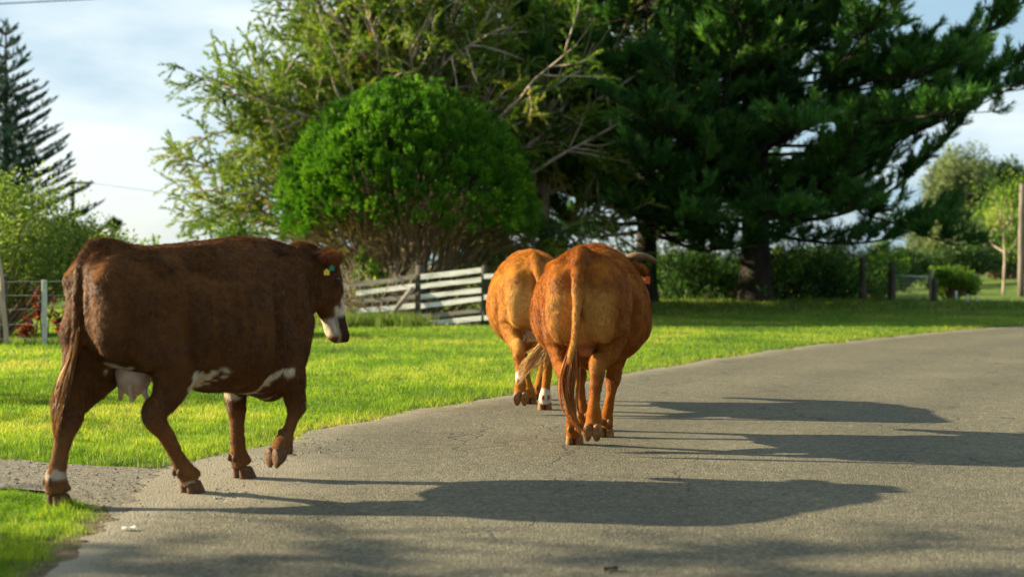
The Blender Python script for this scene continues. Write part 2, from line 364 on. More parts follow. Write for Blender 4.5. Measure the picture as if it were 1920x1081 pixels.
sx = n.nodes.new('ShaderNodeSeparateColor'); n.links.new(vs.outputs['Color'], sx.inputs[0]); rs_ = ramp(n, [(0.0, (.62, .62, .60)), (0.5, (.95, .95, .94)), (0.85, (1.15, 1.14, 1.1)), (1.0, (1.7, 1.65, 1.5))]); n.links.new(sx.outputs[0], rs_.inputs[0])
m2b = n.nodes.new('ShaderNodeMixRGB'); m2b.blend_type = 'MULTIPLY'; m2b.inputs[0].default_value = 1; n.links.new(m2.outputs[0], m2b.inputs[1]); n.links.new(rs_.outputs[0], m2b.inputs[2])
n.links.new(mxm.outputs[0], m3.inputs[0]); n.links.new(m2b.outputs[0], m3.inputs[2])
# sandy wear towards the verge
at = n.nodes.new('ShaderNodeAttribute'); at.attribute_name = 'sand'
sn = noise(n, 5, 6, 0.7, tcn.outputs['Object']); ad = n.nodes.new('ShaderNodeMath'); ad.operation = 'MULTIPLY'; n.links.new(at.outputs['Fac'], ad.inputs[0]); n.links.new(sn.outputs[0], ad.inputs[1])
rs = ramp(n, [(0.12, (0, 0, 0)), (0.5, (1, 1, 1))]); n.links.new(ad.outputs[0], rs.inputs[0])
m4 = n.nodes.new('ShaderNodeMixRGB'); m4.inputs[2].default_value = (0.22, 0.195, 0.14, 1); n.links.new(rs.outputs[0], m4.inputs[0]); n.links.new(m3.outputs[0], m4.inputs[1])
n.links.new(m4.outputs[0], p.inputs['Base Color'])
bp = n.nodes.new('ShaderNodeBump'); bp.invert = True; bp.inputs['Strength'].default_value = 0.8; bp.inputs['Distance'].default_value = 0.007
n.links.new(vo.outputs['Distance'], bp.inputs['Height'])
bp2 = n.nodes.new('ShaderNodeBump'); bp2.inputs['Strength'].default_value = 0.05; bp2.inputs['Distance'].default_value = 0.03
n.links.new(mid.outputs[0], bp2.inputs['Height']); n.links.new(bp.outputs[0], bp2.inputs['Normal'])
bp3 = n.nodes.new('ShaderNodeBump'); bp3.inputs['Strength'].default_value = 0.6; bp3.inputs['Distance'].default_value = 0.01
n.links.new(mxm.outputs[0], bp3.inputs['Height']); n.links.new(bp2.outputs[0], bp3.inputs['Normal'])
n.links.new(bp3.outputs[0], p.inputs['Normal'])
M['asphalt'] = m
tdir = norm(np.gradient(cat_rom(edge_raw, 24), axis=0)); nr = np.column_stack([tdir[:, 1], -tdir[:, 0]])
road_r = cat_rom(np.array([(6.5,-10),(6.4,-3),(6.3,3),(6.2,5.8),(6.3,6.8),(6.35,7.4),(6.4,8.3),(6.5,8.9),(6.6,9.4),(6.8,10.5),(7.3,11.8),(7.9,12.8),(8.4,13.6),(9.4,15.2),(10.8,17.3),(12.2,19.3),(14,21.5),(16,23.6),(18.5,25.5),(24,29),(38,36),(72,46)], float), 24)
rd = strip('road', edge, road_r, 40, 0.0, M['asphalt'])
k_ = 41; me = rd.data; a = me.attributes.new('sand', 'FLOAT', 'POINT')
tt = np.tile(np.linspace(0, 1, k_), len(edge)) * 8.0
yy = np.repeat(edge[:, 1], k_)
sand = np.exp(-tt / 0.30) * 1.0 + 1.3 * np.exp(-((yy - 8.5) / 1.0) ** 4) * np.exp(-(tt / .95) ** 2)
a.data.foreach_set('value', sand.astype(np.float32))
a2 = me.attributes.new('lane', 'FLOAT', 'POINT'); a2.data.foreach_set('value', (0.5 + 0.5 * np.cos((tt - 1.55) * 2 * PI / 1.75) * np.exp(-((tt - 3.2) / 2.6) ** 4)).astype(np.float32))

# dirt strip where the lawn meets the asphalt
M['dirt'] = noise_mat('dirt', [(0.3, (0.05, 0.035, 0.022)), (0.55, (0.12, 0.09, 0.055)), (0.75, (0.20, 0.17, 0.10))], 14, 6, 0.95, 0.9, 60)
jag = (0.20 + 0.12 * en2(np.column_stack([edge * 1.3, np.zeros(len(edge))])) ** 2 + 0.06 * en(e3))[:, None]
strip('dirt_verge', edge - nr * jag - nr * 0.06, edge + nr * 0.03, 3, -0.010, M['dirt'])
# gravel driveway joining from the left
M['gravel'] = noise_mat('gravel', [(0.3, (0.08, 0.072, 0.055)), (0.5, (0.17, 0.155, 0.12)), (0.75, (0.30, 0.275, 0.22))], 26, 6, 0.95, 1.0, 90)
dtop = np.array([(-1.75, 9.9), (-2.0, 9.45), (-2.3, 8.98), (-2.9, 9.15), (-3.4, 9.4), (-4.5, 9.7), (-7, 10.2), (-20, 12)])
dbot = np.array([(-1.9, 6.9), (-1.95, 7.1), (-2.15, 7.45), (-2.5, 7.85), (-2.95, 8.1), (-4.2, 8.0), (-7, 8.0), (-20, 8)])
dt = cat_rom(dtop, 10); db = cat_rom(dbot, 10)
dn = NZ(9, 2.5)
dt[:, 1] += dn(np.column_stack([dt, dt[:, 0] * 0])) * 0.06; db[:, 1] += dn(np.column_stack([db, db[:, 0] * 0])) * 0.06
strip('driveway', dt, db, 10, -0.004, M['gravel'])

def in_drive(P):
    s = np.argsort(dt[:, 0]); t_ = np.interp(P[:, 0], dt[s, 0], dt[s, 1]); s2 = np.argsort(db[:, 0]); b_ = np.interp(P[:, 0], db[s2, 0], db[s2, 1])
    return (P[:, 0] < -1.7) & (P[:, 1] < t_) & (P[:, 1] > b_)

# ------------------------------------------------------------------ grass
def blades(P, h, wd, lean, v, dirn=None):
    """one triangle per blade, P (n,3)"""
    n_ = len(P); a_ = rng.uniform(0, 2 * PI, n_); W = np.column_stack([np.cos(a_), np.sin(a_), np.zeros(n_)])
    b_ = rng.uniform(0, 2 * PI, n_); Ld = np.column_stack([np.cos(b_), np.sin(b_), np.zeros(n_)]) * (lean * h * rng.uniform(0, 1, n_))[:, None]
    if dirn is not None: Ld += np.array(dirn) * h[:, None]
    T_ = P + Ld; T_[:, 2] += h
    V = np.stack([P - W * wd[:, None] / 2, P + W * wd[:, None] / 2, T_], 1).reshape(-1, 3)
    return V, np.arange(n_ * 3).reshape(-1, 3), np.repeat(v, 3)

def grass_points(n_, y0, y1, power):
    u = rng.uniform(0, 1, n_)
    y = (y0 ** (1 - power) + u * (y1 ** (1 - power) - y0 ** (1 - power))) ** (1 / (1 - power))
    lo = -0.375 * y - 0.5; hi = np.minimum(0.375 * y + 0.5, edge_x(y) + 0.3)
    x = lo + (hi - lo) * rng.uniform(0, 1, n_)
    P = np.column_stack([x, y]); rdv = road_dist(P)
    thr = 0.035 + 0.10 * en2(np.column_stack([P * 2, np.zeros(n_)]))
    ok = (rdv > thr) & ~in_drive(P) & ((P[:, 1] > 8.2) | (P[:, 0] > -1.6) | (rng.random(n_) < np.clip((rdv - .02) / .55, 0, 1) ** .8))
    return P[ok], rdv[ok]

gn1 = NZ(11, 0.35); gn2 = NZ(12, 1.6); gn3 = NZ(13, 6.0)
P, rdv = grass_points(620000, 5.2, 45, 1.35)
P3 = np.column_stack([P, terr(P[:, 0], P[:, 1])]); q0 = np.column_stack([P, np.zeros(len(P))])
cl = gn2(q0) * 0.5 + gn3(q0) * 0.35
d_ = P[:, 1]
h = (0.025 + 0.013 * cl) * rng.uniform(0.5, 1.5, len(P)) * (1 + d_ / 40)
h *= np.where(rdv < 0.35, 1.35 + 0.5 * gn3(q0), 1)
near = (d_ < 8.1) & (P[:, 0] < -1.5); h = np.where(near, h * .8, h)
wd = 0.0030 * (0.6 + d_ / 9.0) * rng.uniform(0.7, 1.3, len(P))
v = np.clip(0.48 + 0.24 * gn1(q0) + 0.20 * cl + rng.normal(0, 0.13, len(P)) + np.where(rng.random(len(P)) < 0.05, 0.4, 0) + 0.12 * np.exp(-np.clip(rdv, 0, 9) / 0.15), 0, 1)
V, Fc, va = blades(P3, np.clip(h, 0.012, None), wd, 1.0, v)
g = make_obj('grass', np_mesh('grass', V, Fc, False, {'v': va}), M['grass'])
tag(g, 'short sunlit green grass of the verge beside the road', 'grass', kind='stuff')

# long grass tufts at the edges, along the fence and on the near corner
Ps = []
def tufts(cx, cy, sx, sy, n_t, per, hh):
    c = np.column_stack([rng.normal(cx, sx, n_t), rng.normal(cy, sy, n_t)])
    pp = np.repeat(c, per, 0) + rng.normal(0, 0.025 + 0.002 * cy, (n_t * per, 2)); Ps.append(np.column_stack([pp, np.full(len(pp), hh)]))
tufts(-2.45, 9.15, 0.25, 0.1, 22, 26, 0.12); tufts(-2.9, 7.55, 0.4, 0.2, 30, 24, 0.055); tufts(-2.35, 6.5, 0.2, 0.4, 30, 30, 0.06)
tufts(-1.9, 9.65, 0.12, 0.12, 14, 24, 0.1); tufts(-0.5, 13.7, 0.3, 0.3, 20, 24, 0.09)
for t_ in np.linspace(0, 1, 60):
    yv = 10 + 20 * t_; tufts(float(edge_x(yv)) - 0.18, yv, 0.12, 0.2, 5, 16, 0.075)
tufts(-2.9, 31.0, 0.6, 0.3, 60, 36, 0.34); tufts(-3.4, 31.0, 0.5, 0.3, 40, 36, 0.30); tufts(-0.8, 31.9, 0.7, 0.3, 40, 26, 0.22); tufts(-8.2, 23.4, 0.9, 0.2, 70, 26, 0.14); tufts(-5, 24, 1.5, 0.4, 60, 26, 0.12)
for _ in range(230):
    yv = 8.5 + 24 * rng.random() ** 1.4; xv = rng.uniform(-.37 * yv, min(.37 * yv, float(edge_x(yv)) - .3)); tufts(xv, yv, .10, .12, 3, 26, rng.uniform(.045, .085))
tufts(4, 41, 3.0, 1.5, 160, 20, 0.2); tufts(12, 42, 4.5, 1.5, 200, 20, 0.22)
A = np.vstack(Ps); keep = (road_dist(A[:, :2]) > 0.01) & ~in_drive(A[:, :2]); A = A[keep]
P3 = np.column_stack([A[:, :2], terr(A[:, 0], A[:, 1])]); hh = A[:, 2] * rng.uniform(0.4, 1.15, len(A))
V, Fc, va = blades(P3, hh, 0.0035 + 0.0004 * A[:, 1] * rng.uniform(.6, 1.3, len(A)), 0.8, np.clip(rng.normal(0.45, 0.25, len(A)), 0, 1))
g = make_obj('long_grass', np_mesh('long_grass', V, Fc, False, {'v': va}), M['grass_long'])
tag(g, 'longer grass tufts along the verge edge and at the fence foot', 'grass', kind='stuff')

# loose chippings on the driveway and the worn road edge
n_ = 5200
c = np.column_stack([rng.uniform(-3.8, -1.0, n_), rng.uniform(7.0, 10.6, n_)])
c2 = np.column_stack([rng.uniform(-2.2, 3, 2500), rng.uniform(9.5, 20, 2500)]); r2_ = road_dist(c2); c2 = c2[(r2_ < 0.12) & (r2_ > -0.12)]
rr = road_dist(c); c = c[(in_drive(c)) | ((rr < 0.05) & (rr > -0.6))]
c = np.vstack([c, c2]); n_ = len(c)
s_ = np.clip(rng.lognormal(-5.3, 0.45, n_), 0.002, 0.016)
base = np.array([[1, 0, 0], [-.5, .87, 0], [-.5, -.87, 0], [0.2, 0.1, .8]])
an = rng.uniform(0, 2 * PI, n_); ca, sa = np.cos(an), np.sin(an)
B = base[None] * (1 + rng.normal(0, .25, (n_, 4, 3))) * s_[:, None, None]
V = np.stack([B[..., 0] * ca[:, None] - B[..., 1] * sa[:, None] + c[:, :1], B[..., 0] * sa[:, None] + B[..., 1] * ca[:, None] + c[:, 1:], np.abs(B[..., 2]) - 0.003 * in_drive(c)[:, None]], -1).reshape(-1, 3)
i4 = np.arange(n_)[:, None] * 4; Fc = np.vstack([i4 + np.array([0, 1, 3]), i4 + np.array([1, 2, 3]), i4 + np.array([2, 0, 3])])
g = make_obj('gravel', np_mesh('gravel', V, Fc, False), M['pebble']); tag(g, 'loose stone chippings on the driveway and the road edge', 'gravel', kind='stuff')

#COWS
#TREES
#FENCES
# ------------------------------------------------------------------ cattle
def remesh_smooth(me, voxel, it):
    o = bpy.data.objects.new('tmp', me); COL.objects.link(o)
    m1_ = o.modifiers.new('r', 'REMESH'); m1_.mode = 'VOXEL'; m1_.voxel_size = voxel
    m2_ = o.modifiers.new('s', 'SMOOTH'); m2_.factor = 0.5; m2_.iterations = it
    dg = bpy.context.evaluated_depsgraph_get(); r_ = bpy.data.meshes.new_from_object(o.evaluated_get(dg))
    bpy.data.objects.remove(o); bpy.data.meshes.remove(me); return r_

def mesh_arrays(me):
    V = np.empty(len(me.vertices) * 3, np.float32); me.vertices.foreach_get('co', V)
    N = np.empty(len(me.vertices) * 3, np.float32); me.vertices.foreach_get('normal', N)
    lt = np.empty(len(me.polygons), np.int32); me.polygons.foreach_get('loop_total', lt)
    li = np.empty(len(me.loops), np.int32); me.loops.foreach_get('vertex_index', li)
    assert (lt == 4).all(); return V.reshape(-1, 3).astype(float), N.reshape(-1, 3).astype(float), li.reshape(-1, 4)

def tri_fur(V, N, Fq, C, count, lenf, flowf, seed, width=0.0028):
    g_ = np.random.default_rng(seed)
    a, b, c, d = (V[Fq[:, i]] for i in range(4))
    ar = np.linalg.norm(np.cross(c - a, d - b), axis=1); pr = ar / ar.sum()
    f_ = g_.choice(len(Fq), count, p=pr); u = g_.random(count)[:, None]; w_ = g_.random(count)[:, None]
    bl = lambda A: (A[Fq[f_, 0]] * (1 - u) + A[Fq[f_, 1]] * u) * (1 - w_) + (A[Fq[f_, 3]] * (1 - u) + A[Fq[f_, 2]] * u) * w_
    P_ = bl(V); n_ = norm(bl(N)); col = bl(C)
    fl = flowf(P_, n_); fl = fl + 0.25 * g_.normal(size=fl.shape)
    fl = norm(fl - (fl * n_).sum(1)[:, None] * n_)
    L_ = lenf(P_) * g_.uniform(0.5, 1.25, count); st_ = NZ(seed + 55, 17.0, 24); dn_ = np.stack([st_(P_ * np.array([1, 1, .35])), st_(P_[:, ::-1] * np.array([1, 1, .6]) + 7)], -1); sdv = norm(np.cross(n_, fl)); fl = norm(fl + sdv * (dn_[:, :1] * .24)); up_ = np.clip(g_.uniform(0.08, 0.45, count) + .04 * dn_[:, 1], .03, .9)
    D = fl * np.cos(up_)[:, None] + n_ * np.sin(up_)[:, None]
    W_ = norm(np.cross(n_, D) + 0.45 * g_.normal(size=D.shape))
    B_ = P_ - n_ * 0.002
    tip = B_ + D * L_[:, None]
    VV = np.stack([B_ - W_ * width / 2, B_ + W_ * width / 2, tip], 1).reshape(-1, 3)
    cl_ = NZ(seed + 77, 22.0, 20)(P_ * np.array([1.5, 1.5, .6])); cj = col * (1 + .07 * cl_)[:, None] * g_.uniform(0.7, 1.35, (count, 1))
    return VV, np.repeat(cj, 3, 0)

TORSO = np.array([
 [-.315, 1.20, 1.02, .06, 1.12], [-.295, 1.28, .92, .17, 1.10], [-.23, 1.355, .80, .25, 1.09], [-.12, 1.38, .72, .285, 1.08],
 [.05, 1.385, .67, .30, 1.06], [.20, 1.39, .63, .335, .99], [.38, 1.40, .58, .385, .92], [.58, 1.42, .54, .40, .90],
 [.76, 1.44, .515, .37, .92], [.92, 1.435, .485, .30, .95], [1.05, 1.395, .52, .24, .97], [1.14, 1.35, .62, .19, .98], [1.19, 1.28, .76, .11, 1.0]])

def torso_rings(belly):
    X = cat_rom(TORSO, 5); k = 40; th = np.arange(k) / k * 2 * PI; Rg = []
    for x, zt, zb, hw, zw in X:
        bw = hw * (1 + (belly - 1) * math.exp(-((x - .5) / .33) ** 2))
        c_, s_ = np.cos(th), np.sin(th)
        e1 = np.where(s_ > 0, .86 + .22 * math.exp(-((x - .55) / .38) ** 2), .88); y = bw * np.sign(c_) * np.abs(c_) ** e1
        zz = np.where(s_ > 0, zw + (zt - zw) * np.abs(s_) ** 0.88, zw - (zw - zb) * np.abs(s_) ** 0.95)
        Rg.append(np.column_stack([np.full(k, x), y, zz]))
    return np.array(Rg)

def leg_pts(kind, J):
    """J: joints top-down -> rows x,y,z,r_side,r_foreaft"""
    J = [np.array(j, float) for j in J]; lp = lambda a, b, t: a * (1 - t) + b * t
    if kind == 'hind':
        hip, stf, hock, fet, cor = J
        rows = [(hip + [0, 0, .10], .09, .17), (hip, .125, .235), (lp(hip, stf, .5), .135, .215), (lp(hip, stf, .88), .11, .165), (lp(stf, hock, .35), .078, .115),
                (lp(stf, hock, .70), .052, .075), (hock + [-.008, 0, .03], .046, .064), (hock + [0, 0, -.03], .044, .056), (lp(hock, fet, .28), .037, .043), (lp(hock, fet, .60), .034, .037),
                (lp(hock, fet, .85), .038, .041), (fet, .047, .048), (lp(fet, cor, .6), .046, .050), (cor, .056, .058)]
    else:
        sh, elb, kn, fet, cor = J
        rows = [(sh + [0, 0, .12], .06, .12), (sh, .095, .16), (lp(sh, elb, .6), .10, .15), (elb, .088, .12), (lp(elb, kn, .35), .066, .085),
                (lp(elb, kn, .7), .050, .058), (lp(elb, kn, .92), .050, .052), (lp(kn, fet, .05), .050, .050), (lp(kn, fet, .25), .038, .040), (lp(kn, fet, .55), .033, .034),
                (lp(kn, fet, .83), .036, .039), (fet, .046, .047), (lp(fet, cor, .6), .049, .053), (cor, .056, .058)]
    return np.array([[*p, a * (1.16 if a < .07 else 1), b * (1.22 if b < .07 else 1.04)] for p, a, b in rows])

def head_frame(h):
    yaw, pitch = R(h['yaw']), R(h['pitch'])         # pitch: angle of the face line below horizontal
    a_ = np.array([math.cos(yaw) * math.cos(pitch), math.sin(yaw) * math.cos(pitch), -math.sin(pitch)])
    fr = np.array([math.cos(yaw) * math.sin(pitch), math.sin(yaw) * math.sin(pitch), math.cos(pitch)])
    lt = np.cross(fr, a_); lt = lt / np.linalg.norm(lt)
    if h.get('roll'):
        pass
    # lt must point to the animal's left
    left = np.array([-math.sin(yaw), math.cos(yaw), 0]); 
    if lt @ left < 0: lt = -lt
    return np.array(h['poll'], float), a_, fr, lt

def build_cow(c):
    root = empty('cow', (c['O'][0], c['O'][1], 0), R(c['heading'])); root.scale = (c['scale'],) * 3
    tag(root, c['label'], 'cow')
    m_ = MB(); m_.rings(torso_rings(c['belly']))
    for side, kind, key in ((1, 'hind', 'LH'), (-1, 'hind', 'RH'), (1, 'fore', 'LF'), (-1, 'fore', 'RF')):
        rws = leg_pts(kind, c[key]['J']); lk = c[key].get('k', 1.0); rws[:, 4] *= 1 + (lk - 1) * np.array([0, .1, .4, .9, 1, 1, .6, .5, .5, .4, .3, .2, .2, .2]); m_.tube(rws[:, :3], rws[:, 3], 14, (0, 1, 0), rws[:, 4], sub=4)
        if kind == 'hind':
            m_.ellipsoid((-.17, side * .14, 1.0), (.14, .125, .26)); m_.ellipsoid((-.24, side * .125, 1.235), (.05, .045, .05))
            hk = np.array(c[key]['J'][2]); m_.ellipsoid(hk + np.array([-.045, 0, .045]), (.03, .028, .05))
        else:
            m_.ellipsoid((.93, side * .22, 1.08), (.15, .10, .26)); m_.ellipsoid((1.08, side * .15, .92), (.09, .09, .13))
    m_.ellipsoid((.96, 0, .58), (.14, .085, .12))          # brisket
    # neck and head
    po, ax, fr, lt = head_frame(c['head']); hs = c['head'].get('size', 1.0)
    nk = [np.array([.92, 0, 1.10, .20, .29]), np.array([1.08, 0, 1.13, .17, .26])]
    mid_ = np.array([1.2, po[1] * .35, (1.14 + po[2]) / 2 - .03])
    nk += [np.array([*mid_, .135, .205]), np.array([*(po + ax * .10 - fr * .14 * hs + np.array([-.03, 0, 0])), .11, .145]), np.array([*(po + ax * .17 * hs - fr * .10 * hs), .09, .11])]
    nk = np.array(nk); m_.tube(nk[:, :3], nk[:, 3], 22, (0, 1, 0), nk[:, 4], sub=5)
    m_.ellipsoid((1.02, 0, 1.31), (.16, .07, .10))
    hst = np.array([[-.01, .05, .06, 0], [.03, .09, .095, 0], [.10, .12, .118, .005], [.18, .128, .122, .01], [.26, .112, .10, .006], [.34, .09, .078, .0], [.42, .074, .068, -.004],
                    [.48, .070, .078, 0], [.53, .062, .078, 0], [.565, .04, .055, -.006], [.575, .015, .02, -.01]]) * hs
    hst = cat_rom(hst, 4); k = 24; th = np.arange(k) / k * 2 * PI; Rg = []
    for s_, dp, wd_, of in hst:
        cc = po + ax * s_ + fr * (of - dp)
        Rg.append(cc + np.outer(np.sign(np.cos(th)) * np.abs(np.cos(th)) ** .85 * wd_, lt) + np.outer(np.sign(np.sin(th)) * np.abs(np.sin(th)) ** .85 * dp, fr))
    m_.rings(np.array(Rg))
    HM = np.column_stack([ax, lt, fr])
    for s_ in (1, -1):
        m_.ellipsoid(po + HM @ (np.array([.20, s_ * .075, -.16]) * hs), np.array([.11, .04, .09]) * hs, HM)
        m_.ellipsoid(po + HM @ (np.array([.165, s_ * .108, -.055]) * hs), np.array([.045, .026, .035]) * hs, HM)
    # ears
    for s_, e in zip((1, -1), c['head']['ears']):
        e = norm(np.array(e, float)); ed = e[0] * ax + e[1] * lt * s_ + e[2] * fr
        b0 = po + HM @ (np.array([c['head'].get('earb', .05), s_ * .09, -.09]) * hs); t_ = np.array([0, .04, .08, .12, .155, .18])[:, None]
        nn = norm(np.cross(ed, ax)); pts = b0 + ed * t_ - np.array([0, 0, 1]) * (t_ ** 2) * 1.0
        ew = c['head'].get('ear', 1.0); m_.tube(pts, np.array([.035, .05, .066, .070, .062, .042]) * ew, 16, tuple(c['head'].get('earref', ax)), [.030, .026, .024, .022, .020, .016], sub=3)
    # tail dock
    tl = np.array(c['tail']); m_.tube(tl[:, :3], tl[:, 3], 14, (0, 1, 0), tl[:, 3] * 1.15, sub=5)
    me_ = remesh_smooth(m_.data('t'), 0.0125, 7)
    V, N, Fq = mesh_arrays(me_); bpy.data.meshes.remove(me_)
    # muscles, bones and hollows as small pushes along the surface
    def push(cx, cy, cz, rx, ry, rz, amp, both=True):
        for s_ in ((1, -1) if both else (1,)):
            w_ = np.exp(-(((V[:, 0] - cx) / rx) ** 2 + ((V[:, 1] - cy * s_) / ry) ** 2 + ((V[:, 2] - cz) / rz) ** 2)); V[:] += N * (w_ * amp)[:, None]
    push(.28, .27, 1.25, .12, .10, .10, -.042); push(-.08, .22, 1.31, .09, .08, .07, -.016)
    push(.08, .25, 1.28, .08, .07, .05, .034); push(-.22, .105, 1.28, .07, .045, .09, -.024); push(-.27, .155, 1.19, .05, .05, .05, .020); push(.24, .36, .74, .05, .1, .10, -.020); push(-.31, 0, 1.0, .05, .025, .22, -.05, False); push(.19, .33, .88, .05, .1, .24, -.040); push(-.20, .25, 1.02, .05, .05, .20, -.012); push(-.30, .07, 1.10, .05, .03, .16, -.012); push(-.10, .24, .62, .06, .05, .08, -.010); push(.74, .38, 1.0, .04, .2, .27, -.026)
    push(.98, .26, .78, .06, .1, .12, -.012); push(1.12, .2, 1.12, .03, .12, .2, -.014); push(.0, .30, 1.0, .13, .12, .17, .012)
    push(.5, 0, 1.41, .7, .02, .05, .008, False); push(-.22, .16, .86, .05, .06, .10, .012)
    for i_ in range(5): push(.30 + i_ * .085, .40, .93, .016, .2, .24, .006)
    for i_ in range(4): push(1.06 + i_ * .055, .14, 1.02, .012, .12, .14, -.006)
    nzb = NZ(c['seed'], 3.2); nzs = NZ(c['seed'] + 1, 14); V += N * (nzb(V) * .006 + nzs(V) * .0014 + np.sin(V[:, 2] * 46 + V[:, 0] * 9 + nzb(V) * 5) * .0012)[:, None]
    # feet: flatten nothing, colours next
    hd = (V - po) @ HM; C_ = c['color'](V, hd, NZ(c['seed'] + 2, 4.0), NZ(c['seed'] + 3, 13.0))
    def lenf(P_):
        h_ = (P_ - po) @ HM; L_ = np.full(len(P_), c['fur'])
        L_ *= np.where(P_[:, 2] < .42, .6, 1.0); L_ *= np.where((P_[:, 0] > .85) & (P_[:, 2] > 1.33) | ((P_[:, 0] < -.16) & (P_[:, 2] > 1.30)), 1.5, 1.0)
        L_ *= np.where((h_[:, 0] < .06) & (P_[:, 0] > 1.2), 1.7, 1.0); L_ *= np.where((h_[:, 0] > .3) & (P_[:, 0] > 1.2), .4, 1.0)
        L_ *= 1 + .12 * nzb(P_ * 2); return L_
    def flowf(P_, n_):
        w1, w2 = nzb(P_ * 1.7), nzs(P_ * .5)
        return np.column_stack([-.5 + .3 * w1, .22 * w2, -.9 + .2 * w1 * w2])
    FV, FC = tri_fur(V, N, Fq, C_, c['hairs'], lenf, flowf, c['seed'])
    nb = len(V); T_ = nb + np.arange(len(FV)).reshape(-1, 3)
    me2 = np_mesh('body', np.vstack([V, FV]), [Fq, T_], True, None, np.clip(np.vstack([C_, FC]), 0.003, .95))
    me2.materials.append(M['coat']); me2.materials.append(M['coat_hair']); me2.polygons.foreach_set('material_index', np.concatenate([np.zeros(len(Fq), np.int32), np.ones(len(T_), np.int32)])); body = make_obj('body', me2, None, root)
    # hooves
    for key in ('LH', 'RH', 'LF', 'RF'):
        J = np.array(c[key]['J'][4], float); ang = R(c[key].get('tip', 0)); f_ = np.array([math.cos(ang), 0, -math.sin(ang)]); d_ = np.array([-math.sin(ang), 0, -math.cos(ang)])
        mh = MB(); k = 20; HS = 1.10; th = np.arange(k) / k * 2 * PI; hh = .076
        for s_ in (1, -1):
            Rg = []
            for t_ in (0, .12, .3, .55, .8, .95, 1.0):
                cx = .004 + .022 * t_; rx = HS * (.040 + .015 * t_) * (.86 if t_ == 0 else 1) * (.93 if t_ == 1 else 1); ry = HS * (.027 + .004 * t_) * (.8 if t_ == 0 else 1) * (.9 if t_ == 1 else 1)
                cen = J + f_ * (cx - .004) + d_ * (t_ * hh + .003 - .02 + .02) + np.array([0, HS * s_ * (.027 + .002 * t_), 0])
                x_ = rx * np.sign(np.cos(th)) * np.abs(np.cos(th)) ** .9; y_ = ry * np.sin(th) * (1 - .22 * np.clip(np.cos(th), 0, 1))
                Rg.append(cen + np.outer(x_, f_) + np.outer(y_, [0, 1, 0]))
            mh.rings(np.array(Rg))
            fe = np.array(c[key]['J'][3], float); mh.ellipsoid(fe - f_ * .046 + np.array([0, s_ * .024, 0]) + d_ * .012, (.017, .015, .024))
        mh.build('hoof', M['hoof' if c['seed'] == 21 else 'hoof_tan'], root)
    # tail hair
    sw = np.array(c['switch']); n_s = c['strands']; g_ = np.random.default_rng(c['seed'] + 9); VV = []; TT = []; CC = []; base = 0
    S = cat_rom(sw, 6); m__ = len(S)
    ncl = 26; coff = g_.normal(size=(ncl, 3)) * .8; cph = g_.uniform(0, 6.28, (ncl, 3)); cend = g_.uniform(.6, 1.0, ncl)
    for i_ in range(n_s):
        ci = g_.integers(0, ncl)
        end = int(m__ * cend[ci] * g_.uniform(.88, 1.0)); st = int(g_.uniform(0, .45) * m__); end = max(end, st + 5)
        p_ = S[st:min(end, m__)]; off = coff[ci] + g_.normal(size=3) * .22; off[0] *= .6; ph_ = cph[ci] + g_.normal(0, .25, 3); tt_ = np.linspace(0, 1, len(p_))[:, None]
        q_ = p_[:, :3] + off * p_[:, 3:4] * (.75 + .25 * tt_) + .012 * np.sin(tt_ * 7 + ph_) * tt_
        wv_ = norm(g_.normal(size=3)) * .0034; ws = (1 - tt_ ** 2 * .9)
        A_ = np.stack([q_ - wv_ * ws, q_ + wv_ * ws], 1).reshape(-1, 3); nn_ = len(p_); k0 = base + np.arange(nn_ - 1) * 2
        VV.append(A_); TT.append(np.stack([k0, k0 + 1, k0 + 3, k0 + 2], -1)); base += len(A_)
        cc_ = np.array(c['haircol'][0]) * (1 - g_.random() * .9) + np.array(c['haircol'][1]) * g_.random(); CC.append(np.repeat(cc_[None], len(A_), 0))
    make_obj('tail_hair', np_mesh('tail_hair', np.vstack(VV), np.vstack(TT), True, None, np.vstack(CC)), M['hair'], root)
    # eyes
    for s_ in (1, -1):
        me_e = MB(); me_e.ellipsoid(po + HM @ (np.array([.168, s_ * .121, -.052]) * hs), (.02, .02, .02)); me_e.build('eye', M['eye'], root)
    for s_, pts, rr_ in c.get('horns', []):
        mh = MB(); P_ = np.array([po + HM @ np.array(p_) for p_ in pts]); mh.tube(P_, rr_, 12, (0, 0, 1), sub=6); mh.build('horn', M['horn'], root)
    for mat_, pos, rot, sz in c.get('tags', []):
        mt = MB(); e_ = np.array(rot, float); n3 = norm(e_); u3 = norm(np.cross(n3, [0, 0, 1.0])); v3 = np.cross(u3, n3)
        o_ = np.array([[-.5, -.62], [.5, -.62], [.56, -.5], [.56, .25], [.2, .42], [.14, .62], [-.14, .62], [-.2, .42], [-.56, .25], [-.56, -.5]]) * sz
        pp = np.array(pos) + np.outer(o_[:, 0], u3) - np.outer(-o_[:, 1], v3)
        mt.rings(np.array([pp - n3 * .0015, pp + n3 * .0015])); mt.build('ear_tag', M[mat_], root, False)
    if 'udder' in c:
        mu_ = MB(); ux, uy, uz, r1_, r2_, r3_ = c['udder']
        mu_.ellipsoid((ux, uy, uz), (r1_, r2_, r3_), nu=24, nv=16)
        mu_.ellipsoid((ux + .12, uy, uz + .03), (r1_ * .9, r2_ * .8, r3_ * .7), nu=24, nv=14)
        for a_, b_ in ((-.5, .5), (-.5, -.5), (.35, .5), (.35, -.5)):
            t0 = np.array([ux + a_ * r1_, uy + b_ * r2_, uz - r3_ * .78]); mu_.tube([t0 + [0, 0, .05], t0 + [0, 0, 0], t0 + [.003, b_ * .02, -.03], t0 + [.004, b_ * .03, -.055]], [.026, .018, .013, .008], 10, (0, 1, 0), sub=3)
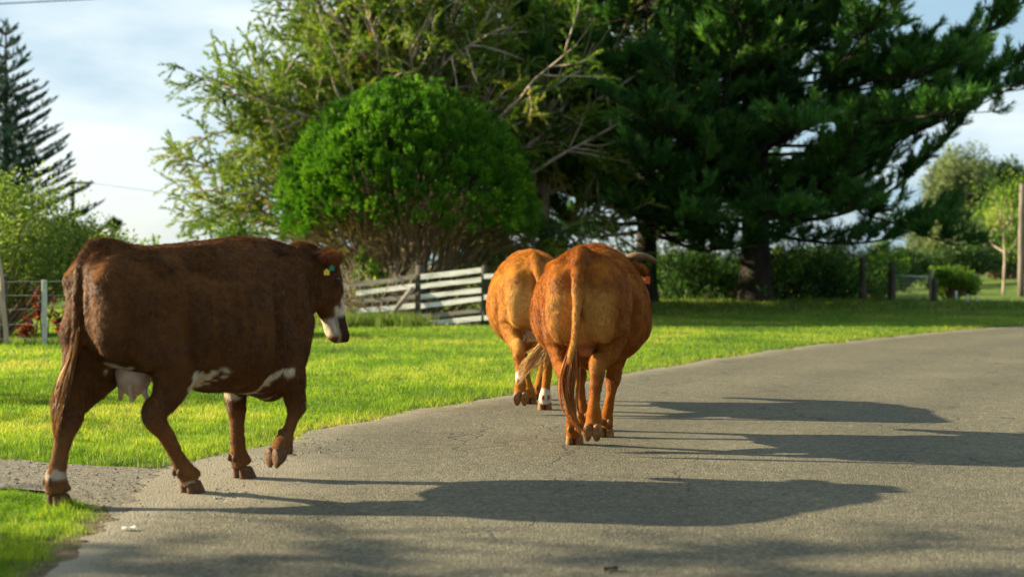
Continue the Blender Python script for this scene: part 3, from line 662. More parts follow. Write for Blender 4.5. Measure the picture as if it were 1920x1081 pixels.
        mu_.build('udder', M['udder' if c['seed'] != 41 else 'udder_tan'], root)
    return root

def sstep(x, a, b): t = np.clip((x - a) / (b - a), 0, 1); return t * t * (3 - 2 * t)
def blend(C_, w_, col): return C_ * (1 - w_[:, None]) + np.array(col) * w_[:, None]

_st = NZ(333, 5.0, 22); _st2 = NZ(334, 16.0, 22); _st3 = NZ(335, 34.0, 30)
def streak(C_, V):
    Q = V * np.array([1.6, 1.6, .45]); return C_ * (1 + .03 * _st(Q) + .04 * _st2(Q) +   .045 * _st3(V * np.array([1.3, 1.3, .33])))[:, None]

def col_brown(V, hd, n1, n2):
    a, b = n1(V), n2(V); C_ = np.array([.108, .043, .012]) * (1 + .08 * a + .05 * b)[:, None]
    x, y, z = V.T
    C_ = blend(C_, .3 * sstep(-x, .15, .35) * sstep(z, .5, 1.0), (.20, .08, .026))
    C_ = blend(C_, .5 * sstep(.55 - z, 0, .25), (.22, .095, .035))
    W = (.62, .53, .40)
    w_ = sstep(.100 + .035 * a + .022 * b - np.sqrt(((x - .29) / 1.1) ** 2 + ((z - .61) / 1.0) ** 2), 0, .012) * (z < .72) * (y < .1); C_ = blend(C_, w_, W)
    r_ = np.sqrt(((x - .86) / 1.15) ** 2 + ((z - .56)) ** 2); w_ = sstep(r_ + .02 * b, .075, .085) * sstep(.115 + .02 * a - r_, 0, .01) * (x < .93); C_ = blend(C_, w_, W)
    for px, py, pz, rr_ in ((-.10, -.02, .74, .05), (-.05, -.1, .72, .035), (-.12, .08, .70, .03)):
        w_ = sstep(rr_ * (1 + .4 * b) - np.sqrt((x - px) ** 2 + (y - py) ** 2 + (z - pz) ** 2), 0, .01); C_ = blend(C_, w_, W)
    w_ = sstep(-x, .20, .27) * sstep(.05 + .015 * b - np.abs(y + .055), 0, .04) * sstep(z, 1.04, 1.16) * sstep(1.30 - z, 0, .10); C_ = blend(C_, .6 * w_, (.42, .24, .13))
    w_ = sstep(-x, .3, .34) * sstep(z, .14, .155) * sstep(.195 + .02 * b - z, 0, .02); C_ = blend(C_, .75 * w_, (.50, .41, .31))
    w_ = (x > .1) * (x < .6) * (y < 0) * sstep(.085 + .02 * b - z, 0, .01); C_ = blend(C_, .45 * w_, W)
    # face: narrow blaze, white jaw side, dark muzzle
    s_, l_, f_ = hd.T; H_ = (x > 1.22) & (s_ > -.02)
    w_ = H_ * sstep(.022 + .020 * sstep(s_, .2, .42) + .010 * b - np.abs(l_ + .045), 0, .01) * sstep(f_, -.10, -.07) * sstep(s_, .05, .10); C_ = blend(C_, w_, W)
    w_ = H_ * sstep(s_, .385, .42) * sstep(-f_, .085, .10) * sstep(.53 - s_, 0, .03); C_ = blend(C_, .9 * w_, W)
    w_ = H_ * sstep(s_, .38, .42) * sstep(f_, -.085, -.07); C_ = blend(C_, w_, (.05, .022, .014))
    w_ = (x > 1.15) * (z > 1.24) * (y < -.19) + 0.0; C_ = blend(C_, .8 * w_, (.26, .085, .022))
    return streak(C_, V)

def make_tan(base, pale, sock):
    def f(V, hd, n1, n2):
        a, b = n1(V), n2(V); C_ = np.array(base) * (1 + .05 * a + .04 * b)[:, None]; x, y, z = V.T
        w_ = sstep(-x, .05, .28) * sstep(.27 - np.abs(y), 0, .12) * sstep(1.22 - z, 0, .2) * sstep(z, .45, .7); C_ = blend(C_, np.clip(.75 * w_ + .08 * a * w_, 0, 1), pale)
        w_ = sstep(.07 - np.abs(y - .0), 0, .03) * sstep(-x, .1, .24) * sstep(.80 - z, 0, .1) * (z > .55) * (x > -.31); C_ = blend(C_, .6 * w_, (.60, .42, .28))
        C_ = blend(C_, .45 * sstep(.42 - z, 0, .2), np.array(base) * .72)
        if sock:
            w_ = (y < .02) * (x < .5) * sstep(z, .05, .06) * sstep(.20 + .02 * b - z, 0, .012); C_ = blend(C_, .95 * w_, (.66, .60, .50))
            w_ = (y > .02) * (x < .1) * sstep(z, .27, .30) * sstep(.37 + .02 * b - z, 0, .012); C_ = blend(C_, .85 * w_, (.66, .60, .50))
            w_ = sstep(.12 - np.abs(y - .0), 0, .04) * sstep(x, -.16, .0) * sstep(.85 - z, 0, .1) * (x < .3) * (z > .5); C_ = blend(C_, .9 * w_, (.66, .60, .50))
        return streak(C_, V)
    return f

build_cow(dict(label='dark reddish brown cow with white blaze, nearest of the three, stepping off the driveway', O=(-2.103, 7.829), heading=48, scale=1.0, seed=21, belly=1.0, fur=.024, hairs=330000,
    color=col_brown, udder=(.03, .01, .685, .105, .09, .135),
    LH=dict(J=[(-.03, .15, 1.0), (-.135, .15, .73), (-.345, .045, .495), (-.455, .0, .15), (-.445, .0, .075)], k=1.35),
    RH=dict(J=[(.03, -.17, 1.02), (.17, -.22, .70), (.055, -.16, .45), (.255, -.135, .135), (.30, -.13, .075)]),
    LF=dict(J=[(.93, .19, .98), (.86, .19, .72), (.815, .13, .42), (.815, .11, .14), (.84, .105, .075)]),
    RF=dict(J=[(.96, -.20, .98), (.94, -.21, .70), (1.035, -.17, .425), (.965, -.145, .235), (.945, -.14, .165)], tip=84),
    head=dict(poll=(1.41, -.06, 1.365), yaw=-18, pitch=79, ears=[(-.1, 1, -.1), (-1.0, .75, -.05)], size=1.0, ear=1.3, earb=.10, earref=(.67, -.74, .1)),
    tail=[(-.05, 0, 1.35, .045), (-.12, .01, 1.37, .040), (-.20, .02, 1.365, .038), (-.262, .03, 1.28, .040), (-.285, .04, 1.12, .036), (-.30, .04, .90, .033), (-.335, .04, .75, .030), (-.37, .04, .66, .02)],
    switch=[(-.30, .04, .95, .020), (-.33, .04, .80, .024), (-.38, .04, .66, .030), (-.425, .04, .50, .034), (-.43, .03, .36, .026), (-.40, .02, .22, .02)], strands=620,
    haircol=((.18, .07, .02), (.36, .20, .07)),
    tags=[('tag_yellow', (1.20, -.25, 1.235), (-.8, -.5, 0), .031), ('tag_green', (1.24, -.25, 1.26), (-.5, -.8, .1), .029)]))

build_cow(dict(label='orange brown horned cow with red and yellow ear tag, seen from behind on the road', O=(.506, 9.93), heading=82, scale=1.0, seed=41, belly=1.10, fur=.024, hairs=300000,
    color=make_tan((.30, .096, .013), (.56, .28, .065), False), udder=(-.0, 0, .73, .12, .10, .09),
    LH=dict(J=[(.05, .15, 1.02), (.20, .20, .70), (.02, .13, .47), (.18, .095, .13), (.215, .09, .075)]),
    RH=dict(J=[(.02, -.15, 1.02), (.12, -.20, .76), (-.12, -.10, .57), (-.11, -.075, .245), (-.125, -.07, .165)], tip=78),
    LF=dict(J=[(.95, .19, .98), (.98, .19, .72), (1.10, .14, .43), (1.12, .11, .13), (1.15, .11, .075)]),
    RF=dict(J=[(.93, -.19, .98), (.84, -.19, .72), (.745, -.15, .43), (.69, -.10, .13), (.70, -.095, .075)]),
    head=dict(poll=(1.44, -.18, 1.36), yaw=-28, pitch=60, ears=[(-.1, 1, -.1), (.02, 1, -.12)], size=1.0),
    tail=[(-.10, 0, 1.335, .04), (-.22, 0, 1.355, .045), (-.295, .005, 1.32, .047), (-.345, .01, 1.20, .044), (-.355, .015, 1.0, .036), (-.36, .03, .82, .030), (-.365, .055, .68, .028), (-.37, .07, .60, .018)],
    switch=[(-.36, .03, .80, .010), (-.368, .05, .68, .022), (-.375, .065, .56, .034), (-.38, .075, .44, .031), (-.385, .06, .32, .020), (-.39, .0, .20, .010), (-.39, -.05, .12, .006)], strands=560,
    haircol=((.32, .09, .012), (.45, .20, .05)),
    horns=[(-1, [(.0, -.07, -.05), (-.01, -.13, -.03), (.01, -.19, .0), (.05, -.24, .03), (.10, -.26, .06)], [.034, .033, .028, .020, .008]), (1, [(.0, .07, -.05), (-.01, .13, -.03), (.01, .19, .0), (.05, .24, .03), (.10, .26, .06)], [.034, .033, .028, .020, .008])],
    tags=[('tag_yellow', (1.34, -.335, 1.195), (-.95, -.1, .1), .055), ('tag_red', (1.35, -.365, 1.175), (-.95, -.1, .1), .06)]))

build_cow(dict(label='lighter tan cow with a white sock, half hidden beyond the orange brown cow', O=(.19, 12.55), heading=91, scale=1.0, seed=61, belly=1.02, fur=.024, hairs=200000,
    color=make_tan((.38, .150, .022), (.62, .37, .11), True), udder=(.0, 0, .73, .12, .10, .09),
    LH=dict(J=[(.0, .15, 1.02), (.06, .20, .74), (-.22, .135, .53), (-.25, .12, .25), (-.255, .12, .175)], tip=72),
    RH=dict(J=[(.05, -.15, 1.02), (.18, -.20, .70), (-.02, -.13, .47), (.10, -.11, .13), (.13, -.105, .075)]),
    LF=dict(J=[(.93, .19, .98), (.84, .19, .72), (.72, .08, .43), (.66, .02, .13), (.68, .01, .075)]),
    RF=dict(J=[(.95, -.19, .98), (.98, -.19, .72), (1.08, -.14, .43), (1.08, -.09, .13), (1.11, -.09, .075)]),
    head=dict(poll=(1.50, .03, 1.34), yaw=6, pitch=60, ears=[(-.15, 1, .1), (-.1, 1, -.1)], size=1.0),
    tail=[(-.10, 0, 1.335, .04), (-.22, 0, 1.35, .045), (-.30, -.01, 1.30, .046), (-.345, -.04, 1.18, .042), (-.36, -.09, 1.0, .034), (-.37, -.14, .84, .028), (-.38, -.16, .72, .018)],
    switch=[(-.37, -.14, .84, .02), (-.39, -.13, .68, .045), (-.40, -.05, .53, .065), (-.41, .06, .40, .075), (-.42, .15, .29, .055)], strands=420,
    haircol=((.50, .28, .09), (.62, .42, .18))))
# ------------------------------------------------------------------ trees and shrubs
def perp(D, g_):
    r_ = g_.normal(size=D.shape); return norm(r_ - (r_ * D).sum(-1, keepdims=True) * D)

class Leaves:
    def __init__(s, seed): s.g = np.random.default_rng(seed); s.V = []; s.A = []
    def sprays(s, P0, D, Ln, nb, bl, bw, ang=0.7, droop=0.0, up=0.0, v0=None, vn=0.12, t0=0.0):
        """N feather-like sprays of nb narrow leaves each along a bent axis"""
        g_ = s.g; P0 = np.asarray(P0, float); D = norm(np.asarray(D, float)); N = len(P0)
        Ln = np.broadcast_to(Ln, (N,)); v0 = g_.uniform(.2, .8, N) if v0 is None else np.broadcast_to(v0, (N,))
        t_ = g_.uniform(t0, 1, (N, nb)); ax_ = D[:, None, :] + np.array([0, 0, -droop]) * t_[..., None]
        base = P0[:, None] + ax_ * (t_ * Ln[:, None])[..., None]
        ad = norm(ax_ + np.array([0, 0, -droop]) * t_[..., None]); pr_ = perp(ad, g_); a_ = ang * g_.uniform(.5, 1.2, (N, nb))
        dr = norm(ad * np.cos(a_)[..., None] + pr_ * np.sin(a_)[..., None] + np.array([0, 0, up]))
        w_ = perp(dr, g_) * (bw * g_.uniform(.6, 1.3, (N, nb)))[..., None] * .5; L_ = bl * g_.uniform(.6, 1.25, (N, nb))
        tip = base + dr * L_[..., None]; mid_ = base + dr * (L_ * .45)[..., None]
        s.V.append(np.stack([base, mid_ - w_, tip, mid_ + w_], 2).reshape(-1, 3))
        vv = np.clip(v0[:, None] + g_.normal(0, vn, (N, nb)), 0, 1); s.A.append(np.repeat(vv.ravel(), 4))
    def leaves(s, P0, size, v0, asp=2.0, vn=.15, upb=0.0):
        """single broad leaves at points P0"""
        g_ = s.g; N = len(P0); d_ = norm(g_.normal(size=(N, 3)) + np.array([0, 0, upb])); w_ = perp(d_, g_); L_ = size * g_.uniform(.6, 1.3, N)
        tip = P0 + d_ * L_[:, None]; mid_ = P0 + d_ * (L_ * .5)[:, None]; w_ = w_ * (L_ / asp * .5)[:, None]
        s.V.append(np.stack([P0, mid_ - w_, tip, mid_ + w_], 1).reshape(-1, 3)); s.A.append(np.repeat(np.clip(v0 + g_.normal(0, vn, N), 0, 1), 4))
    def build(s, name, mat, parent=None):
        V = np.vstack(s.V); return make_obj(name, np_mesh(name, V, np.arange(len(V)).reshape(-1, 4), False, {'v': np.concatenate(s.A)}), mat, parent)

def bent(p0, d, L_, n, wob, pull, g_):
    """a wandering branch line; pull is added to its direction step by step"""
    P = [np.array(p0, float)]; d = norm(np.array(d, float)); st = L_ / n
    for _ in range(n):
        d = norm(d + g_.normal(0, wob, 3) + np.array(pull)); P.append(P[-1] + d * st)
    return np.array(P)

def tree_root(name, label, cat, loc, group=None):
    o = empty(name, loc); return tag(o, label, cat, group)

# --- loose pale-branched cypress left of centre
def wispy(base, seed, label, limbs, spread, scale=1.0, dens=1.0, name='cypress_tree', hz=9.0, mat='wispy', lean=(0, 0, 0), bare=0):
    g_ = np.random.default_rng(seed); root = tree_root(name, label, 'tree', base); tr_ = MB(); lv = Leaves(seed + 1)
    T_ = bent((0, 0, -.1), (.02, .02, 1), hz * .55, 6, .04, (0, 0, .05), g_); tr_.tube(T_, np.linspace(.26, .15, len(T_)) * scale, 10, sub=2)
    for i_ in range(limbs):
        f = g_.uniform(.12, 1.0); k0 = T_[0] * (1 - f) + T_[-1] * f; k0 = np.array([np.interp(f, np.linspace(0, 1, len(T_)), T_[:, c_]) for c_ in range(3)])
        az = g_.uniform(0, 2 * PI) if g_.random() < .45 else PI + g_.normal(0, .75); el = g_.uniform(.2, 1.25) if f > .5 else g_.uniform(.0, .8)
        d = np.array([math.cos(az) * math.cos(el), math.sin(az) * math.cos(el) * .6, math.sin(el)]) + np.array(lean)
        L1 = spread * g_.uniform(.65, 1.1) * (1.0 if f < .8 else .85); B1 = bent(k0, d, L1, 9, .09, (0, 0, .03), g_)
        tr_.tube(B1, np.linspace(.085, .018, len(B1)) * scale, 6, sub=2)
        for j_ in range(int(13 * dens)):
            t_ = g_.uniform(.22, 1.0); idx = t_ * (len(B1) - 1); a = int(min(idx, len(B1) - 2)); p_ = B1[a] + (B1[a + 1] - B1[a]) * (idx - a)
            dd = norm(B1[a + 1] - B1[a]) * .7 + perp(norm(B1[a + 1] - B1[a])[None], g_)[0] * g_.uniform(.5, 1.1)
            B2 = bent(p_, dd, g_.uniform(.9, 2.2) * scale, 6, .11, (0, 0, .03), g_); tr_.tube(B2, np.linspace(.028, .008, len(B2)) * scale, 5)
            nsp = 12; ix = g_.uniform(1.2, len(B2) - 1.001, nsp); ii = ix.astype(int); P0 = B2[ii] + (B2[ii + 1 - (ii + 1 >= len(B2))] - B2[ii]) * (ix - ii)[:, None]
            dirs = norm(norm(B2[-1] - B2[0])[None] * .8 + g_.normal(0, .55, (nsp, 3)))
            vb = np.clip(g_.normal(.48, .15) + g_.normal(0, .08, nsp), 0, .92); 
            if g_.random() < .012: vb = np.full(nsp, .98)
            lv.sprays(P0, dirs, g_.uniform(.28, .62, nsp) * scale, 36, .125, .030, .55, .12, .12, vb, .10)
    for i_ in range(bare):
        p_ = T_[-1] * g_.uniform(.45, 1.0) ; B1 = bent(p_, (g_.normal(-.25, .55), -.5 - .5 * g_.random(), g_.uniform(.5, 1.5)), g_.uniform(2.5, 4.6), 9, .12, (0, 0, .02), g_); tr_.tube(B1, np.linspace(.060, .014, 10), 6, sub=2)
        for _ in range(5):
            k_ = g_.integers(3, 9); B2 = bent(B1[k_], (B1[k_] - B1[k_ - 1]) * 2 + g_.normal(0, .5, 3), g_.uniform(.8, 1.8), 6, .15, (0, 0, .02), g_); tr_.tube(B2, np.linspace(.024, .007, 7), 5)
    tr_.build('trunk', M['bark_pale'], root); lv.build('crown', M[mat], root); return root

wispy((-2.6, 39.0, 0), 101, 'tall loose green cypress with pale bare branches, spreading behind the clipped dome', 84, 6.4, hz=10.5, dens=1.15, bare=12)
wispy((0.9, 41.0, 0), 131, 'dull green cypress full of pale twigs, between the dome and the dark pines', 36, 4.3, hz=11, dens=1.0, bare=20)

# --- clipped dome conifer on a fan of bare stems
def dome(base, seed):
    g_ = np.random.default_rng(seed); root = tree_root('dome_conifer', 'bright green dome shaped conifer on a fan of bare stems behind the plank fence', 'tree', base)
    nz_ = NZ(seed, 0.55); nz3 = NZ(seed + 1, 1.5); tr_ = MB(); lv = Leaves(seed + 2)
    N = 7600; th = g_.uniform(0, 2 * PI, N); u = g_.uniform(0, 1, N); ph = np.arccos(1 - u * 1.18)     # 0 top .. past the equator
    S = np.column_stack([np.sin(ph) * np.cos(th), np.sin(ph) * np.sin(th), np.cos(ph)])
    nz4 = NZ(seed + 7, 1.1); rad = 1 + .018 * nz_(S * 3) + .035 * nz3(S * 3)
    # silhouette: wide flattened dome, a little pointed at the top and drooping at its rim
    cz = 2.75; P = S * rad[:, None] * np.array([3.05, 2.6, 2.75]) ; P[:, 2] = P[:, 2] * np.where(P[:, 2] > 0, 1 + .10 * np.exp(-(np.hypot(S[:, 0], S[:, 1]) / .5) ** 2), 1.35) + cz
    zmin = 1.42 + .80 * np.clip(-np.sin(th), 0, 1) ** .8 + .22 * nz3(S * 2.2); ok = P[:, 2] > zmin; P = P[ok]; S = S[ok]; N = len(P)
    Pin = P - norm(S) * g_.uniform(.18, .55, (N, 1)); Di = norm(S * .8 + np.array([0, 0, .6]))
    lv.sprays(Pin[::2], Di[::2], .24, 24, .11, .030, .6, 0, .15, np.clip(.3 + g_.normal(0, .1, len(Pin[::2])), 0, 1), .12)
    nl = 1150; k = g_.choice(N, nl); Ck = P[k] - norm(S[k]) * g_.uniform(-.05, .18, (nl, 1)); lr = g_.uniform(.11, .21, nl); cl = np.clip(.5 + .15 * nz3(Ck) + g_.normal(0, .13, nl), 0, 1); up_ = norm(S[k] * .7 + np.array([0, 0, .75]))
    for q_ in range(15):
        o_ = norm(g_.normal(size=(nl, 3)) + up_ * 1.0); pp = Ck + o_ * lr[:, None] * np.array([.9, .9, 1.15]) * g_.uniform(.6, 1.0, (nl, 1)); dd = norm(o_ + up_ * .9)
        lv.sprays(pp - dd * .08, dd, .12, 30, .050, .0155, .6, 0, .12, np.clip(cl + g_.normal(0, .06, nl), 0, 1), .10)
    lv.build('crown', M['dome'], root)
    # stems fan out from the foot to the inside of the crown
    for i_ in range(150):
        a = g_.uniform(0, 2 * PI); r_ = math.sqrt(g_.uniform(.0, 1)) * .96; e = np.array([math.cos(a) * r_ * 2.8, math.sin(a) * r_ * 2.3, 1.9 + 2.6 * math.sqrt(max(0, 1 - r_ ** 2)) * g_.uniform(.45, .9)])
        s_ = np.array([g_.normal(0, .22), g_.normal(0, .2), 0]); m_ = s_ * .4 + e * .45 + np.array([0, 0, -.18 - .5 * r_]); P_ = cat_rom(np.array([s_, m_, e]), 5)
        P_[1:-1] += g_.normal(0, .03, P_[1:-1].shape); tr_.tube(P_, np.linspace(g_.uniform(.025, .06), .010, len(P_)), 6)
    tr_.build('trunk', M['bark_mid'], root)
    dl = Leaves(seed + 5); N3 = 1100; a = g_.uniform(0, 2 * PI, N3); r_ = np.sqrt(g_.uniform(.12, 1, N3)) * .95
    P3_ = np.column_stack([np.cos(a) * r_ * 2.8, np.sin(a) * r_ * 2.35, 1.35 + 1.0 * (1 - r_) + g_.uniform(0, .9, N3)])
    D3 = norm(P3_ - np.array([0, 0, .2])); dl.sprays(P3_, D3, .45, 16, .14, .016, .5, .1, 0, g_.uniform(0, 1, N3), .1); dl.build('inner_twigs', M['dome_dry'], root)
    return root
dome((-2.52, 34.6, 0), 201)

# --- big dark pines
def pine(base, seed, label, r0, H_, limbs, Lmax, zlow, light=0.0, tilt=0.0):
    g_ = np.random.default_rng(seed); root = tree_root('pine_tree', label, 'tree', base, 'big dark pines across the road bend'); tr_ = MB(); lv = Leaves(seed + 1)
    T_ = bent((0, 0, -.3), (0, 0, 1), H_, 10, .012, (0, 0, .05), g_); rr_ = r0 * (1 - .8 * np.linspace(0, 1, len(T_))); rr_[0] *= 1.35; tr_.tube(T_, rr_, 16, sub=3)
    for i_ in range(limbs):
        f = (i_ + g_.uniform(0, 1)) / limbs; z_ = zlow + (H_ * .97 - zlow) * f ** 1.15; az = i_ * 2.4 + g_.normal(0, .6)
        L1 = Lmax * (1 - .55 * (f ** 1.6)) * g_.uniform(.72, 1.08) * (.80 + .20 * min(1, f / .3)); el = .04 + .22 * f + g_.normal(0, .13)
        d = np.array([math.cos(az), math.sin(az), math.sin(el)]); B1 = bent((T_[0][0], T_[0][1], z_), d, L1, 10, .10, (0, 0, -.012 + .02 * (f > .2)), g_)
        n1 = len(B1); B1[:, 2] += np.linspace(0, 1, n1) ** 2.2 * g_.uniform(.3, 1.2) - np.sin(np.linspace(0, PI, n1)) * .25 + np.linspace(0, 1, n1) ** 1.3 * 1.0 * max(0, math.cos(az)) * 1.3 * (1 - f) ** 2
        tr_.tube(B1, np.linspace(.075 * (1 - .5 * f), .015, n1), 7, sub=2)
        ns = int(L1 * 4.2); tt = g_.uniform(.10, 1.0, ns) ** .8; ps = []
        for t_ in tt:
            idx = t_ * (n1 - 1); a = int(min(idx, n1 - 2)); p_ = B1[a] + (B1[a + 1] - B1[a]) * (idx - a); ax_ = norm(B1[a + 1] - B1[a]); sd_ = norm(np.cross(ax_, [0, 0, 1.0])) * g_.choice([-1, 1])
            dd = ax_ * g_.uniform(.5, 1.0) + sd_ * g_.uniform(.4, 1.0) * (1 if t_ < .93 else .3) + np.array([0, 0, g_.uniform(-.05, .35)])
            B2 = bent(p_, dd, g_.uniform(.7, 1.9) * (1.1 - .5 * t_), 4, .09, (0, 0, .07), g_); tr_.tube(B2, np.linspace(.022, .008, 5), 4)
            nsp = 6; ix = g_.uniform(.3, 3.99, nsp); ii = ix.astype(int); P0 = B2[ii] + (B2[ii + 1] - B2[ii]) * (ix - ii)[:, None]
            D = norm(norm(B2[-1] - B2[-2])[None] + g_.normal(0, .35, (nsp, 3)) + np.array([0, 0, .45]))
            vb = np.clip(g_.normal(.42 + light, .16), 0, 1); ps.append((P0, D, np.full(nsp, vb)))
        P0 = np.vstack([p_[0] for p_ in ps]); D = np.vstack([p_[1] for p_ in ps]); vb = np.concatenate([p_[2] for p_ in ps])
        lv.sprays(P0, D, .45, 34, .25, .036, .60, 0, .08, vb, .10)
    tr_.build('trunk', M['bark_dark'], root); lv.build('crown', M['pine'], root); return root
pine((7.55, 44.2, 0), 301, 'thick trunked dark pine nearest the road bend, its long limbs sweeping up at right', .50, 18.5, 132, 10.4, 2.45)
pine((4.1, 43.6, 0), 331, 'dark pine with a slimmer trunk just behind the orange brown cow', .36, 15, 100, 6.4, 2.3)

# thin dead or half bare undergrowth hanging below the pines
def twiggy(name, label, base, seed, n_, Lr, R_, leafn, mat, bark, up=.6, cat='shrub', leaf=(.09, .035), group=None, dro=0.0, z0=0.0):
    g_ = np.random.default_rng(seed); root = tree_root(name, label, cat, base, group); tr_ = MB(); lv = Leaves(seed + 1)
    for i_ in range(n_):
        a = g_.uniform(0, 2 * PI); s_ = np.array([g_.normal(0, R_[0] * .35), g_.normal(0, R_[1] * .35), z0 * g_.uniform(0, 1)]); d = np.array([math.cos(a) * R_[0], math.sin(a) * R_[1], up * g_.uniform(.5, 1.5)])
        L1 = g_.uniform(*Lr); B1 = bent(s_, d, L1, 7, .16, (0, 0, -dro), g_); B1[:, 2] = np.maximum(B1[:, 2], .02); tr_.tube(B1, np.linspace(.016, .004, len(B1)), 4)
        for _ in range(3):
            k = g_.integers(2, 7); B2 = bent(B1[k], B1[k] - B1[k - 1] + g_.normal(0, .3 * L1 / 7, 3), L1 * .4, 4, .2, (0, 0, 0), g_); tr_.tube(B2, np.linspace(.008, .003, 5), 3)
            if leafn:
                P0 = B2[g_.integers(1, 5, leafn)] + g_.normal(0, .06, (leafn, 3)); lv.leaves(P0, leaf[0], g_.uniform(.2, .8), leaf[0] / leaf[1])
    tr_.build('stem', M[bark], root)
    if leafn: lv.build('foliage', M[mat], root)
    return root

# --- leafy shrubs: lobes of leaves on real stems
def bush(name, label, base, rad, seed, n_leaf, leaf, mat, lobes=26, asp=2.2, trunk='bark_mid', cat='shrub', h0=0.0, group=None, lob=.34, stem_r=.03, upb=.3, part='foliage', kmean=.5, stem='stem'):
    g_ = np.random.default_rng(seed); root = tree_root(name, label, cat, base, group); rad = np.array(rad, float); tr_ = MB(); lv = Leaves(seed + 1)
    cz = h0 + rad[2]; per = n_leaf // lobes
    for i_ in range(lobes):
        u_ = g_.uniform(-.75, 1); a = g_.uniform(0, 2 * PI); rr_ = math.sqrt(1 - min(1, u_ * u_)); c = np.array([rr_ * math.cos(a), rr_ * math.sin(a), u_]) * g_.uniform(.45, .86)
        C3 = c * rad + np.array([0, 0, cz]); lr = lob * rad * g_.uniform(.7, 1.25)
        q_ = norm(g_.normal(size=(per, 3))) * (g_.uniform(0, 1, per) ** .45)[:, None]; P0 = C3 + q_ * lr; P0 = P0[P0[:, 2] > .01]
        lv.leaves(P0, leaf, np.clip(g_.normal(kmean, .16), 0, 1) + .25 * np.clip(q_[:len(P0), 2], -.5, 1) * 0, asp, .14, upb)
        s_ = np.array([g_.normal(0, .06), g_.normal(0, .06), -.02]); m_ = s_ * .5 + C3 * .5 + g_.normal(0, .06 * rad.mean(), 3); m_[2] = abs(m_[2])
        tr_.tube(cat_rom(np.array([s_, m_, C3]), 4), np.linspace(stem_r * 1.4, stem_r * .35, 9), 6)
    tr_.build(stem, M[trunk], root); lv.build(part, M[mat], root); return root

bush('broadleaf_bush', 'large olive green bush behind the wire fence at far left', (-9.7, 26.8, 0), (2.25, 1.6, 1.55), 401, 26000, .085, 'olive', 60, 2.6)
bush('broadleaf_bush', 'lower olive green bush filling the gap right of the large one', (-7.9, 27.6, 0), (1.1, 1.1, 1.05), 405, 9000, .085, 'olive', 26, 2.6)
bush('leafy_sapling', 'small leafy sapling whose top shows over the nearest cow\'s back', (-9.35, 37.0, 0), (.42, .4, 1.15), 411, 900, .13, 'bright', 14, 2.6, h0=.0)
bush('leafy_sapling', 'slender sapling tip right of the leafier one above the cow', (-8.35, 38.0, 0), (.22, .22, 1.05), 412, 420, .12, 'bright', 8, 2.6)
bush('leafy_sapling', 'bright green shrub under the drooping cypress branches at left', (-7.2, 37.0, 0), (1.1, .8, 1.25), 413, 3600, .12, 'bright', 24, 2.2)
bush('leafy_sapling', 'light green shrub poking above the cow\'s raised tail', (-9.6, 33.0, 0), (.7, .6, .95), 414, 1800, .11, 'bright', 16, 2.2)
bush('broadleaf_bush', 'bright leaved shrub at the left end of the plank fence', (-3.25, 33.0, 0), (.55, .45, .95), 421, 1500, .11, 'bright', 16, 1.5)
twiggy('dry_brush', 'tangle of dry grey brown twigs behind the left plank rails', (-3.2, 32.4, 0), 425, 80, (.8, 1.9), (1.0, .4), 5, 'dry', 'bark_pale', .7)
twiggy('dry_brush', 'brown dry stems behind the right plank rails under the dome', (-1.2, 32.9, 0), 427, 70, (.7, 1.6), (1.3, .4), 4, 'dry', 'bark_mid', .6)
bush('broadleaf_bush', 'dark green shrub under the right rim of the dome conifer', (1.2, 36.0, 0), (1.5, 1.0, 1.25), 429, 7000, .10, 'hedge', 26, 2.2)
bush('broadleaf_bush', 'shaded shrub between the tan cow and the dark pines', (3.4, 43.5, 0), (1.3, .9, 1.0), 430, 5000, .11, 'hedge', 22, 2.2)

# undergrowth along the back of the pines
ug = [((5.3, 48.5), (1.2, .8, .75), 'olive', 'sunlit olive shrub left of the thick pine trunk'), ((6.4, 50), (1.0, .8, 1.0), 'hedge', 'dark shrub against the left side of the thick pine trunk'),
      ((9.0, 49), (1.1, .8, .85), 'olive', 'olive shrub right of the thick pine trunk'), ((10.4, 50), (1.1, .8, .9), 'hedge', 'dark shrub between the thick trunk and the dark gate posts'),
      ((11.6, 52), (1.0, .8, 1.05), 'hedge', 'dark shrub behind the tallest dark gate post'), ((12.9, 50), (1.1, .8, 1.0), 'bright', 'yellow green shrub growing through the wire gate'),
      ((4.4, 52), (1.2, .8, .9), 'hedge', 'dark low shrub behind the slimmer pine trunk')]
for i_, (xy, rd_, mt, lb) in enumerate(ug):
    bush('undergrowth_shrub', lb, (*xy, float(terr(xy[0], xy[1]))), rd_, 440 + i_, 3600, .13, mt, 20, 2.0, group=None)
for i_, (x_, y_, h_, lb) in enumerate([(5.6, 46.5, 1.6, 'sparse dark sapling hanging between the two pine trunks'), (9.3, 46.5, 1.7, 'sparse dark sapling close right of the thick pine trunk'), (10.9, 47.5, 1.5, 'twiggy dark sapling left of the gate posts'), (6.3, 45.6, 1.6, 'sparse dark sapling touching the left side of the thick pine trunk'), (8.6, 45.0, 1.5, 'thin dark twigs in front of the right side of the thick pine trunk'), (10.0, 45.6, 1.5, 'thin dark sapling halfway between the thick trunk and the gate posts')]):
    twiggy('bare_sapling', lb, (x_, y_, 0), 460 + i_, 64, (1.2, 2.9), (1.1, .8), 22, 'pine', 'bark_dark', 1.1, 'sapling', (.14, .04))

